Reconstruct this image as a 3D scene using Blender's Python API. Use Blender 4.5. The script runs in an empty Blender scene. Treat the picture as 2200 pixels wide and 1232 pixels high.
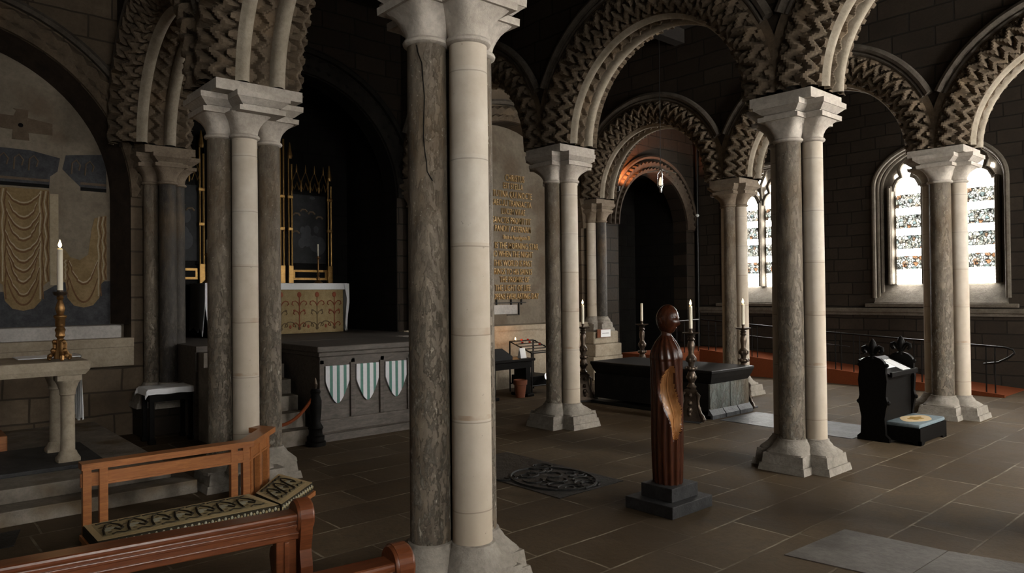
import bpy, bmesh, math, random
from mathutils import Vector, Matrix
random.seed(7)
PI = math.pi
sc = bpy.context.scene
COL = sc.collection

# ---------------------------------------------------------------- camera
CAM = Vector((-2.9147, -3.9199, 1.9431))
FW = Vector((0.66081334, 0.75046737, 0.01115641))
RT = Vector((0.75055014, -0.66073094, -0.01044531))
UP = Vector((4.67475541e-04, -1.52758456e-02, 0.999883208))
cd = bpy.data.cameras.new('camera')
cam = bpy.data.objects.new('camera', cd)
COL.objects.link(cam)
M3 = Matrix((RT, UP, -FW)).transposed()
cam.matrix_world = Matrix.Translation(CAM) @ M3.to_4x4()
cd.sensor_width = 36.0
cd.lens = 36.0 * 1544.67 / 2200.0
cd.clip_start = 0.05
sc.camera = cam

# ---------------------------------------------------------------- light and exposure
sc.view_settings.view_transform = 'Standard'
sc.view_settings.look = 'None'
sc.view_settings.gamma = 1.0
sc.view_settings.use_curve_mapping = False
sc.view_settings.exposure = 0.66
sc.cycles.use_denoising = True
sc.cycles.max_bounces = 5
sc.cycles.diffuse_bounces = 1
sc.cycles.glossy_bounces = 2
sc.cycles.sample_clamp_indirect = 3.0
sc.cycles.caustics_reflective = False
sc.cycles.caustics_refractive = False
world = bpy.data.worlds.new('overcast_sky')
sc.world = world
world.use_nodes = True
world.node_tree.nodes['Background'].inputs[0].default_value = (0.8, 0.88, 1.0, 1)
world.node_tree.nodes['Background'].inputs[1].default_value = 1.0
GLASS_L = 22.0      # brightness of the daylight in the window glass
WEST_L = 60.0       # the tall west windows behind the camera look at open sky
NORTH_L = 0.8

# ---------------------------------------------------------------- node helpers
def mat_new(name):
    m = bpy.data.materials.new(name); m.use_nodes = True
    return m, m.node_tree, m.node_tree.nodes['Principled BSDF']
def nd(nt, typ, props=None, **ins):
    n = nt.nodes.new(typ)
    for k, v in (props or {}).items(): setattr(n, k, v)
    for k, v in ins.items():
        k2 = k.replace('_', ' ')
        s = n.inputs[int(k[1:])] if (k[0] == 'i' and k[1:].isdigit()) else n.inputs[k2]
        if isinstance(v, bpy.types.NodeSocket): nt.links.new(v, s)
        else: s.default_value = v
    return n
def math_n(nt, op, a, b=None, c=None):
    n = nt.nodes.new('ShaderNodeMath'); n.operation = op
    for i, v in enumerate((a, b, c)):
        if v is None: continue
        if isinstance(v, bpy.types.NodeSocket): nt.links.new(v, n.inputs[i])
        else: n.inputs[i].default_value = v
    return n.outputs[0]
def mixc(nt, fac, a, b, mode='MIX'):
    n = nt.nodes.new('ShaderNodeMix'); n.data_type = 'RGBA'; n.blend_type = mode
    for i, v in ((0, fac), (6, a), (7, b)):
        s = n.inputs[i]
        if isinstance(v, bpy.types.NodeSocket): nt.links.new(v, s)
        elif i == 0: s.default_value = v
        else: s.default_value = (*v[:3], 1)
    return n.outputs[2]
def ramp(nt, fac, stops):
    n = nt.nodes.new('ShaderNodeValToRGB'); nt.links.new(fac, n.inputs[0])
    e = n.color_ramp.elements
    while len(e) < len(stops): e.new(0.5)
    for el, (p, c) in zip(e, stops):
        el.position = p
        el.color = (c, c, c, 1) if isinstance(c, (int, float)) else (*c, 1)
    return n.outputs[0]
def objpos(nt):
    return nt.nodes.new('ShaderNodeTexCoord').outputs['Object']
def noise(nt, vec, scale, detail=5, rough=0.6, dist=0.0):
    n = nd(nt, 'ShaderNodeTexNoise', Vector=vec, Scale=scale, Detail=detail, Roughness=rough, Distortion=dist)
    return n.outputs[0]
def stretch(nt, vec, s):
    n = nd(nt, 'ShaderNodeMapping', Vector=vec); n.inputs['Scale'].default_value = s
    return n.outputs[0]
def bump(nt, b, h, strength=0.4, dist=0.02):
    n = nd(nt, 'ShaderNodeBump', Height=h, Strength=strength, Distance=dist)
    nt.links.new(n.outputs[0], b.inputs['Normal'])

def plain(name, col, rough=0.6, metal=0.0, vary=0.25, scale=14.0, bumps=0.15, spec=0.5):
    m, nt, b = mat_new(name)
    p = objpos(nt)
    f = noise(nt, p, scale, 4)
    c = mixc(nt, f, [x*(1-vary) for x in col], [min(1, x*(1+vary)) for x in col])
    nt.links.new(c, b.inputs['Base Color'])
    b.inputs['Roughness'].default_value = rough; b.inputs['Metallic'].default_value = metal
    b.inputs['Specular IOR Level'].default_value = spec
    if bumps: bump(nt, b, f, bumps, 0.01)
    return m

def stone_plain(name, lo, hi, scale=5.0, rough=0.85, bs=0.5, stain=None):
    m, nt, b = mat_new(name)
    p = objpos(nt)
    f = noise(nt, p, scale, 7, 0.65); g = noise(nt, p, scale*6, 4, 0.7)
    t = ramp(nt, f, [(0.3, 0.0), (0.72, 1.0)])
    c = mixc(nt, t, lo, hi)
    if stain:
        s = ramp(nt, noise(nt, p, scale*0.45, 3, 0.5), [(0.52, 0.0), (0.66, 1.0)])
        c = mixc(nt, s, c, stain)
    c = mixc(nt, ramp(nt, g, [(0.3, 0.35), (0.6, 0.0)]), c, [x*0.45 for x in lo])
    nt.links.new(c, b.inputs['Base Color'])
    b.inputs['Roughness'].default_value = rough
    b.inputs['Specular IOR Level'].default_value = 0.25
    bump(nt, b, math_n(nt, 'ADD', f, math_n(nt, 'MULTIPLY', g, 0.5)), bs, 0.03)
    return m

def drum_stone(name, lo, hi, drum=0.57):
    """pale sandstone built of drums, with thin joints and some ochre bands"""
    m, nt, b = mat_new(name)
    p = objpos(nt)
    xyz = nd(nt, 'ShaderNodeSeparateXYZ', Vector=p)
    z = xyz.outputs[2]
    zz = math_n(nt, 'DIVIDE', z, drum)
    fr = math_n(nt, 'FRACT', math_n(nt, 'ADD', zz, math_n(nt, 'MULTIPLY', noise(nt, p, 1.2, 2), 0.10)))
    idx = math_n(nt, 'FLOOR', zz)
    wn = nd(nt, 'ShaderNodeTexWhiteNoise', {'noise_dimensions': '1D'}, W=idx).outputs[0]
    f = noise(nt, p, 4.0, 6, 0.6)
    c = mixc(nt, ramp(nt, f, [(0.3, 0.0), (0.7, 1.0)]), lo, hi)
    c = mixc(nt, math_n(nt, 'MULTIPLY', wn, 0.35), c, (lo[0]*0.95, lo[1]*0.86, lo[2]*0.74))
    low = ramp(nt, math_n(nt, 'DIVIDE', z, 3.2), [(0.15, 0.7), (0.75, 0.0)])
    c = mixc(nt, math_n(nt, 'MULTIPLY', low, math_n(nt, 'ADD', 0.25, math_n(nt, 'MULTIPLY', f, 0.7))), c, (0.33, 0.25, 0.165))
    band = math_n(nt, 'MULTIPLY', math_n(nt, 'LESS_THAN', fr, 0.09), math_n(nt, 'GREATER_THAN', wn, 0.62))
    band = math_n(nt, 'MULTIPLY', band, math_n(nt, 'MULTIPLY', ramp(nt, noise(nt, p, 7, 3), [(0.4, 0.0), (0.6, 1.0)]), low))
    c = mixc(nt, band, c, (0.27, 0.14, 0.06))
    joint = math_n(nt, 'LESS_THAN', fr, 0.013)
    c = mixc(nt, math_n(nt, 'MULTIPLY', joint, 0.42), c, (0.10, 0.075, 0.055))
    pits = ramp(nt, noise(nt, p, 26, 3, 0.6), [(0.24, 0.6), (0.30, 0.0)])
    c = mixc(nt, pits, c, (0.12, 0.09, 0.07))
    nt.links.new(c, b.inputs['Base Color'])
    b.inputs['Roughness'].default_value = 0.8
    b.inputs['Specular IOR Level'].default_value = 0.25
    h = math_n(nt, 'SUBTRACT', math_n(nt, 'MULTIPLY', f, 0.6), joint)
    bump(nt, b, h, 0.35, 0.012)
    return m

def marble(name, lo, hi, flake=1.0, sc_=1.0):
    """dark shelly marble, smooth high up, flaking and pitted in its lower half"""
    m, nt, b = mat_new(name)
    p = objpos(nt)
    xyz = nd(nt, 'ShaderNodeSeparateXYZ', Vector=p)
    f = noise(nt, stretch(nt, p, (1, 1, 0.45)), 6.5*sc_, 7, 0.65, 0.3)
    big = noise(nt, stretch(nt, p, (1, 1, 0.35)), 2.2, 4, 0.55)
    c = mixc(nt, ramp(nt, f, [(0.34, 0.0), (0.68, 1.0)]), lo, hi)
    c = mixc(nt, ramp(nt, big, [(0.5, 0.0), (0.68, 0.75)]), c, (0.135, 0.085, 0.04))
    low = ramp(nt, math_n(nt, 'DIVIDE', xyz.outputs[2], 3.4), [(0.12, 1.0), (0.62, 0.12)])
    fl = noise(nt, stretch(nt, p, (1, 1, 0.42)), 24*sc_, 7, 0.74, 0.25)
    fk = ramp(nt, fl, [(0.50, 0.0), (0.62, 1.0)])
    fkl = math_n(nt, 'MULTIPLY', math_n(nt, 'MULTIPLY', fk, low), flake)
    c = mixc(nt, math_n(nt, 'MULTIPLY', fkl, 0.9), c, (0.50, 0.44, 0.35))
    sp = ramp(nt, noise(nt, p, 45*sc_, 2, 0.5), [(0.66, 0.0), (0.72, 0.55)])
    c = mixc(nt, math_n(nt, 'MULTIPLY', sp, flake), c, (0.42, 0.37, 0.3))
    nt.links.new(c, b.inputs['Base Color'])
    b.inputs['Roughness'].default_value = 0.62
    b.inputs['Specular IOR Level'].default_value = 0.3
    h = math_n(nt, 'ADD', math_n(nt, 'MULTIPLY', f, 0.35), math_n(nt, 'MULTIPLY', fkl, 1.2))
    bump(nt, b, h, 0.9, 0.035)
    return m

def ashlar(name, axis, c1, c2, mortar, bw=0.62, rh=0.3, msize=0.014, wob=0.05, bs=0.6, rough=0.85, spec=0.25, stains=None):
    """coursed stone; axis 'x' wall in plane X, 'y' wall in plane Y, 'z' floor"""
    m, nt, b = mat_new(name)
    p = objpos(nt)
    s = nd(nt, 'ShaderNodeSeparateXYZ', Vector=p)
    a, v = {'x': (1, 2), 'y': (0, 2), 'z': (0, 1)}[axis]
    w = nd(nt, 'ShaderNodeTexNoise', Vector=p, Scale=1.7, Detail=2)
    ws = nd(nt, 'ShaderNodeSeparateColor', Color=w.outputs[1])
    ua = math_n(nt, 'ADD', s.outputs[a], math_n(nt, 'MULTIPLY', ws.outputs[0], wob))
    va = math_n(nt, 'ADD', s.outputs[v], math_n(nt, 'MULTIPLY', ws.outputs[1], wob))
    cv = nd(nt, 'ShaderNodeCombineXYZ', X=ua, Y=va)
    br = nd(nt, 'ShaderNodeTexBrick', {'offset': 0.42, 'offset_frequency': 2, 'squash': 1.35, 'squash_frequency': 3}, Vector=cv.outputs[0])
    br.inputs['Color1'].default_value = (*c1, 1); br.inputs['Color2'].default_value = (*c2, 1)
    br.inputs['Mortar'].default_value = (*mortar, 1)
    br.inputs['Scale'].default_value = 1.0; br.inputs['Mortar Size'].default_value = msize
    br.inputs['Mortar Smooth'].default_value = 0.3; br.inputs['Bias'].default_value = -0.1
    br.inputs['Brick Width'].default_value = bw; br.inputs['Row Height'].default_value = rh
    f = noise(nt, p, 3.2, 6, 0.65); g = noise(nt, p, 21, 5, 0.7)
    c = mixc(nt, ramp(nt, f, [(0.3, 0.6), (0.68, 0.0)]), br.outputs[0], [x*0.42 for x in c1])
    c = mixc(nt, ramp(nt, g, [(0.3, 0.4), (0.55, 0.0)]), c, [x*0.35 for x in c2])
    if axis == 'z':
        c = mixc(nt, math_n(nt, 'MULTIPLY', br.outputs[1], ramp(nt, noise(nt, p, 1.1, 4, 0.7), [(0.44, 0.85), (0.60, 0.0)])), c, [x*0.8 for x in c1])
    if stains:
        c = mixc(nt, ramp(nt, noise(nt, p, 0.8, 3), [(0.5, 0.0), (0.66, 0.8)]), c, stains)
    nt.links.new(c, b.inputs['Base Color'])
    b.inputs['Specular IOR Level'].default_value = spec
    rr = ramp(nt, f, [(0.3, rough-0.12), (0.7, min(1, rough+0.1))])
    nt.links.new(rr, b.inputs['Roughness'])
    h = math_n(nt, 'SUBTRACT', math_n(nt, 'ADD', math_n(nt, 'MULTIPLY', f, 0.5), math_n(nt, 'MULTIPLY', g, 0.35)), br.outputs[1])
    bump(nt, b, h, bs, 0.02)
    return m

def wood(name, dark, light, rough=0.4, scale=1.0, axis=(1, 8, 8), bs=0.1, spec=0.5):
    m, nt, b = mat_new(name)
    p = stretch(nt, objpos(nt), axis)
    f = noise(nt, p, 4.0*scale, 6, 0.6, 0.8)
    g = noise(nt, p, 17.0*scale, 3, 0.6)
    c = mixc(nt, ramp(nt, f, [(0.3, 0.0), (0.7, 1.0)]), dark, light)
    c = mixc(nt, ramp(nt, g, [(0.35, 0.35), (0.6, 0.0)]), c, [x*0.5 for x in dark])
    nt.links.new(c, b.inputs['Base Color'])
    b.inputs['Roughness'].default_value = rough
    b.inputs['Specular IOR Level'].default_value = spec
    bump(nt, b, g, bs, 0.004)
    return m

def emit(name, col, strength):
    m, nt, b = mat_new(name)
    b.inputs['Base Color'].default_value = (*col, 1)
    b.inputs['Emission Color'].default_value = (*col, 1)
    b.inputs['Emission Strength'].default_value = strength
    return m

def stained_glass(name, L):
    """backlit glass: clear bands with rows of painted panels between them; object axes Y along the wall, Z up"""
    m, nt, b = mat_new(name)
    p = objpos(nt)
    s = nd(nt, 'ShaderNodeSeparateXYZ', Vector=p)
    z = math_n(nt, 'SUBTRACT', s.outputs[2], 0.33)
    fr = math_n(nt, 'FRACT', math_n(nt, 'DIVIDE', z, 0.455))
    inp = math_n(nt, 'MULTIPLY', math_n(nt, 'LESS_THAN', fr, 0.66), math_n(nt, 'GREATER_THAN', z, 0.0))
    inp = math_n(nt, 'MULTIPLY', inp, math_n(nt, 'LESS_THAN', z, 1.80))
    vo = nd(nt, 'ShaderNodeTexVoronoi', {'feature': 'DISTANCE_TO_EDGE'}, Vector=p, Scale=15.0)
    vc = nd(nt, 'ShaderNodeTexVoronoi', {'feature': 'F1'}, Vector=p, Scale=15.0)
    lead = ramp(nt, vo.outputs['Distance'], [(0.03, 0.03), (0.11, 1.0)])
    nz = noise(nt, p, 11, 4, 0.7, 1.2)
    dark = ramp(nt, nz, [(0.36, 0.02), (0.46, 0.22), (0.56, 1.0)])
    hue = ramp(nt, nd(nt, 'ShaderNodeSeparateColor', Color=vc.outputs['Color']).outputs[0],
               [(0.0, (0.25, 0.33, 0.34)), (0.35, (0.7, 0.68, 0.55)), (0.55, (0.95, 0.95, 0.92)), (0.8, (0.9, 0.87, 0.72)), (0.96, (0.4, 0.2, 0.1))])
    pc = mixc(nt, 1.0, mixc(nt, 1.0, hue, dark, 'MULTIPLY'), lead, 'MULTIPLY')
    pc = mixc(nt, 1.0, pc, (0.085, 0.085, 0.082), 'MULTIPLY')
    wv = nd(nt, 'ShaderNodeTexVoronoi', {'feature': 'F1'}, Vector=p, Scale=24.0)
    grid = ramp(nt, wv.outputs['Distance'], [(0.05, 0.25), (0.16, 1.0)])
    c = mixc(nt, inp, mixc(nt, 1.0, (1.0, 0.975, 0.92), grid, 'MULTIPLY'), pc)
    b.inputs['Base Color'].default_value = (0.05, 0.05, 0.05, 1)
    nt.links.new(c, b.inputs['Emission Color'])
    b.inputs['Emission Strength'].default_value = L
    return m

MAT = {}
MAT['pale'] = drum_stone('pale_sandstone_drums', (0.46, 0.40, 0.325), (0.62, 0.565, 0.485))
MAT['marble'] = marble('dark_shelly_marble', (0.078, 0.060, 0.043), (0.23, 0.186, 0.137), 1.2)
MAT['marble_dark'] = marble('dark_polished_marble', (0.022, 0.019, 0.017), (0.075, 0.064, 0.053), 0.25)
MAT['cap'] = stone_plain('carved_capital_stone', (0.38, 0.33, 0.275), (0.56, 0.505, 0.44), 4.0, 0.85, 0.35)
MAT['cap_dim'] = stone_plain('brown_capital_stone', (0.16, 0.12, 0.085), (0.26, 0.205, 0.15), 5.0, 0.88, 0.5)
MAT['base'] = stone_plain('worn_base_stone', (0.20, 0.175, 0.145), (0.38, 0.34, 0.29), 4.5, 0.85, 0.7, (0.25, 0.22, 0.18))
MAT['arch'] = stone_plain('chevron_arch_stone', (0.078, 0.056, 0.037), (0.172, 0.129, 0.087), 5.5, 0.88, 0.5, (0.17, 0.12, 0.075))
MAT['roll'] = stone_plain('pale_roll_stone', (0.27, 0.225, 0.165), (0.42, 0.36, 0.285), 4.0, 0.85, 0.35)
MAT['hood'] = stone_plain('grey_hood_stone', (0.075, 0.060, 0.046), (0.15, 0.126, 0.10), 6.0, 0.85, 0.5)
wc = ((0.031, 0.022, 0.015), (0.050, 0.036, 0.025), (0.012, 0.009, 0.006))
MAT['recess_x'] = ashlar('shade_dark_recess_side', 'x', (0.007, 0.006, 0.005), (0.012, 0.010, 0.008), (0.004, 0.0035, 0.003))  # near-black tone puts the recess shade into the stone
MAT['recess_y'] = ashlar('shade_dark_recess_end', 'y', (0.007, 0.006, 0.005), (0.012, 0.010, 0.008), (0.004, 0.0035, 0.003))  # same recess shade as colour, for the end walls
MAT['recess_arch'] = stone_plain('shade_dark_arch_stone', (0.010, 0.009, 0.007), (0.026, 0.022, 0.018), 6, 0.9, 0.4)  # doorway arch stone, colour darkened to hold the recess shade
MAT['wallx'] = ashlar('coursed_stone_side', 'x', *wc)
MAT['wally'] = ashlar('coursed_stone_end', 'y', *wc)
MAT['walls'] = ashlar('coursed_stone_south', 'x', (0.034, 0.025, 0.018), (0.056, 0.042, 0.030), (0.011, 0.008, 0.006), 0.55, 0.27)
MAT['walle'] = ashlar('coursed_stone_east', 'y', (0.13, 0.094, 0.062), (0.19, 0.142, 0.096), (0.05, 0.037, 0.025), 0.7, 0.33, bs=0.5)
MAT['floor'] = ashlar('sandstone_flags', 'z', (0.086, 0.059, 0.034), (0.136, 0.098, 0.060), (0.40, 0.335, 0.24), 0.98, 0.53, 0.010, 0.04, 0.45, 0.78, 0.10, (0.072, 0.052, 0.034))
MAT['ceil'] = wood('black_oak_boards', (0.012, 0.009, 0.007), (0.03, 0.022, 0.016), 0.8)
MAT['window_stone'] = stone_plain('window_stone', (0.10, 0.085, 0.066), (0.19, 0.16, 0.125), 6, 0.85, 0.4)
MAT['glass'] = stained_glass('stained_glass_daylight', GLASS_L)
for i, k in enumerate((0.65, 1.55, 0.24, 0.50, 0.06)): MAT['glass_west%d' % i] = stained_glass('stained_glass_west_%d' % i, WEST_L*k)
MAT['glass_north'] = stained_glass('stained_glass_north', NORTH_L)
MAT['oak'] = wood('orange_oak', (0.26, 0.088, 0.025), (0.42, 0.16, 0.05), 0.36)
MAT['pew'] = wood('red_brown_pew_wood', (0.11, 0.03, 0.011), (0.20, 0.062, 0.022), 0.3)
MAT['black_oak'] = wood('black_carved_oak', (0.0025, 0.002, 0.0018), (0.007, 0.006, 0.005), 0.55, spec=0.08)
MAT['tomb_wood'] = wood('grey_weathered_oak', (0.050, 0.040, 0.032), (0.125, 0.102, 0.084), 0.65, 1.0, (1.2, 6, 6), 0.4)
MAT['statue'] = wood('dark_carved_wood', (0.040, 0.011, 0.005), (0.11, 0.031, 0.012), 0.27, 1.0, (8, 8, 1), 0.08)
MAT['statue_pale'] = wood('pale_orange_wood', (0.38, 0.15, 0.045), (0.66, 0.34, 0.14), 0.22, 1.0, (8, 8, 1), 0.05)  # paler, smoother orange wood inside the hollow of the robe
MAT['iron'] = plain('black_iron', (0.012, 0.011, 0.010), 0.4, 0.6, 0.2)
MAT['bronze'] = plain('dark_bronze', (0.085, 0.062, 0.045), 0.36, 0.75, 0.5, 30, 0.4)
MAT['gilt'] = plain('dull_gilt', (0.34, 0.20, 0.065), 0.4, 0.8, 0.45, 30, 0.3)
MAT['brass'] = plain('old_brass', (0.30, 0.16, 0.06), 0.35, 0.85, 0.5, 40, 0.3)
MAT['wax'] = plain('cream_wax', (0.78, 0.70, 0.55), 0.5, 0, 0.05, 8, 0.0)
MAT['flame'] = emit('candle_flame', (1.0, 0.72, 0.36), 18.0)
MAT['linen'] = plain('white_linen', (0.86, 0.86, 0.87), 0.85, 0, 0.08, 30, 0.1)
MAT['plaster'] = stone_plain('old_plaster', (0.175, 0.142, 0.105), (0.27, 0.226, 0.172), 2.5, 0.9, 0.25, (0.155, 0.115, 0.08))
MAT['fresco_curtain'] = stone_plain('painted_ochre_cloth', (0.20, 0.135, 0.062), (0.30, 0.21, 0.11), 5, 0.9, 0.15)
MAT['fresco_line'] = stone_plain('painted_brown_fold', (0.12, 0.062, 0.028), (0.19, 0.105, 0.05), 8, 0.9, 0.1)
MAT['fresco_light'] = stone_plain('painted_pale_fold', (0.36, 0.29, 0.19), (0.46, 0.38, 0.27), 8, 0.9, 0.1)
MAT['fresco_dark'] = stone_plain('painted_slate_band', (0.035, 0.036, 0.04), (0.085, 0.085, 0.09), 7, 0.9, 0.2)
MAT['fresco_cross'] = stone_plain('painted_brown_cross', (0.10, 0.072, 0.048), (0.165, 0.122, 0.084), 8, 0.9, 0.1)
MAT['shaded'] = stone_plain('shade_brown_stone', (0.045, 0.032, 0.022), (0.085, 0.062, 0.043), 6, 0.9, 0.4)  # corner arch stone, its colour darkened to stand for shade
MAT['reveal'] = stone_plain('shade_dark_reveal', (0.018, 0.012, 0.008), (0.045, 0.030, 0.020), 5, 0.9, 0.2)  # dark tone holds the shade inside the painting recess
MAT['ledge'] = stone_plain('pale_ledge_stone', (0.28, 0.225, 0.16), (0.42, 0.355, 0.27), 4, 0.85, 0.3)
MAT['white_stone'] = stone_plain('whitewashed_sill', (0.40, 0.37, 0.34), (0.55, 0.52, 0.49), 4, 0.85, 0.3)
MAT['step'] = stone_plain('grey_step_stone', (0.17, 0.145, 0.115), (0.30, 0.26, 0.215), 4, 0.8, 0.4, (0.16, 0.115, 0.07))
MAT['slate'] = stone_plain('grey_slate', (0.022, 0.022, 0.023), (0.058, 0.057, 0.057), 6, 0.6, 0.3)
MAT['black_slab'] = stone_plain('black_carved_slab', (0.006, 0.006, 0.006), (0.022, 0.021, 0.020), 9, 0.5, 0.8)
MAT['black_marble'] = stone_plain('black_marble', (0.005, 0.005, 0.0046), (0.016, 0.015, 0.014), 5, 0.45, 0.15)
MAT['green_marble'] = marble('grey_green_marble', (0.12, 0.135, 0.12), (0.25, 0.265, 0.245), 0.4)
MAT['blue_slab'] = stone_plain('blue_grey_slab', (0.07, 0.073, 0.08), (0.15, 0.154, 0.162), 5, 0.5, 0.4)
MAT['pale_slab'] = stone_plain('pale_worn_slab', (0.105, 0.092, 0.080), (0.165, 0.148, 0.132), 3, 0.7, 0.25, (0.07, 0.06, 0.05))
MAT['green'] = plain('green_paint', (0.055, 0.165, 0.13), 0.6, 0, 0.3, 25)
MAT['white'] = plain('white_paint', (0.60, 0.60, 0.62), 0.6, 0, 0.12, 25)
MAT['carpet'] = plain('red_brown_carpet', (0.19, 0.050, 0.018), 0.9, 0, 0.3, 60, 0.3, 0.1)
MAT['terracotta'] = plain('terracotta', (0.16, 0.042, 0.014), 0.7, 0, 0.2)
MAT['letter'] = plain('gold_leaf_letters', (0.52, 0.34, 0.15), 0.5, 0.25, 0.35, 40, 0.2)
MAT['paper'] = plain('white_card', (0.8, 0.8, 0.79), 0.7, 0, 0.04, 20, 0.0)
MAT['black_cloth'] = plain('black_cloth', (0.008, 0.008, 0.009), 0.9, 0, 0.2)
MAT['red_glass'] = plain('red_votive_glass', (0.25, 0.02, 0.01), 0.2)
MAT['painting'] = stone_plain('dark_oil_painting', (0.006, 0.006, 0.007), (0.03, 0.032, 0.035), 3, 0.55, 0.0)
MAT['paint_flesh'] = plain('painted_pale_figures', (0.16, 0.115, 0.07), 0.7, 0, 0.4, 20, 0.0)
MAT['paint_blue'] = plain('painted_grey_drapery', (0.04, 0.042, 0.048), 0.7, 0, 0.5, 15, 0.0)
MAT['damask'] = stone_plain('gold_damask', (0.25, 0.17, 0.07), (0.40, 0.30, 0.15), 9, 0.6, 0.15)
MAT['motif_red'] = plain('embroidered_red', (0.23, 0.055, 0.02), 0.8, 0, 0.3)
MAT['motif_green'] = plain('embroidered_brown', (0.12, 0.08, 0.035), 0.8, 0, 0.3)
MAT['tapestry'] = plain('tapestry_ground', (0.30, 0.235, 0.125), 0.9, 0, 0.25, 60, 0.5, 0.1)
MAT['tapestry_dark'] = plain('tapestry_dark_pattern', (0.035, 0.028, 0.018), 0.9, 0, 0.4, 60, 0.4, 0.1)
MAT['tapestry_edge'] = plain('tapestry_pale_border', (0.46, 0.34, 0.18), 0.9, 0, 0.15, 60, 0.4, 0.1)
MAT['tapestry_leaf'] = plain('tapestry_grey_leaf', (0.33, 0.31, 0.23), 0.9, 0, 0.3, 50, 0.4, 0.1)
MAT['cushion_blue'] = plain('blue_grey_needlework', (0.17, 0.21, 0.23), 0.9, 0, 0.4, 25, 0.3, 0.1)
MAT['cushion_cream'] = plain('cream_needlework', (0.66, 0.50, 0.30), 0.9, 0, 0.1, 40, 0.3, 0.1)
MAT['cushion_gold'] = plain('gold_needlework', (0.38, 0.23, 0.07), 0.9, 0, 0.3, 40, 0.3, 0.1)
MAT['lamp_glass'] = emit('lit_lamp_glass', (0.9, 0.76, 0.55), 0.55)
MAT['silver'] = plain('silver', (0.55, 0.55, 0.55), 0.25, 0.9, 0.1)

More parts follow.
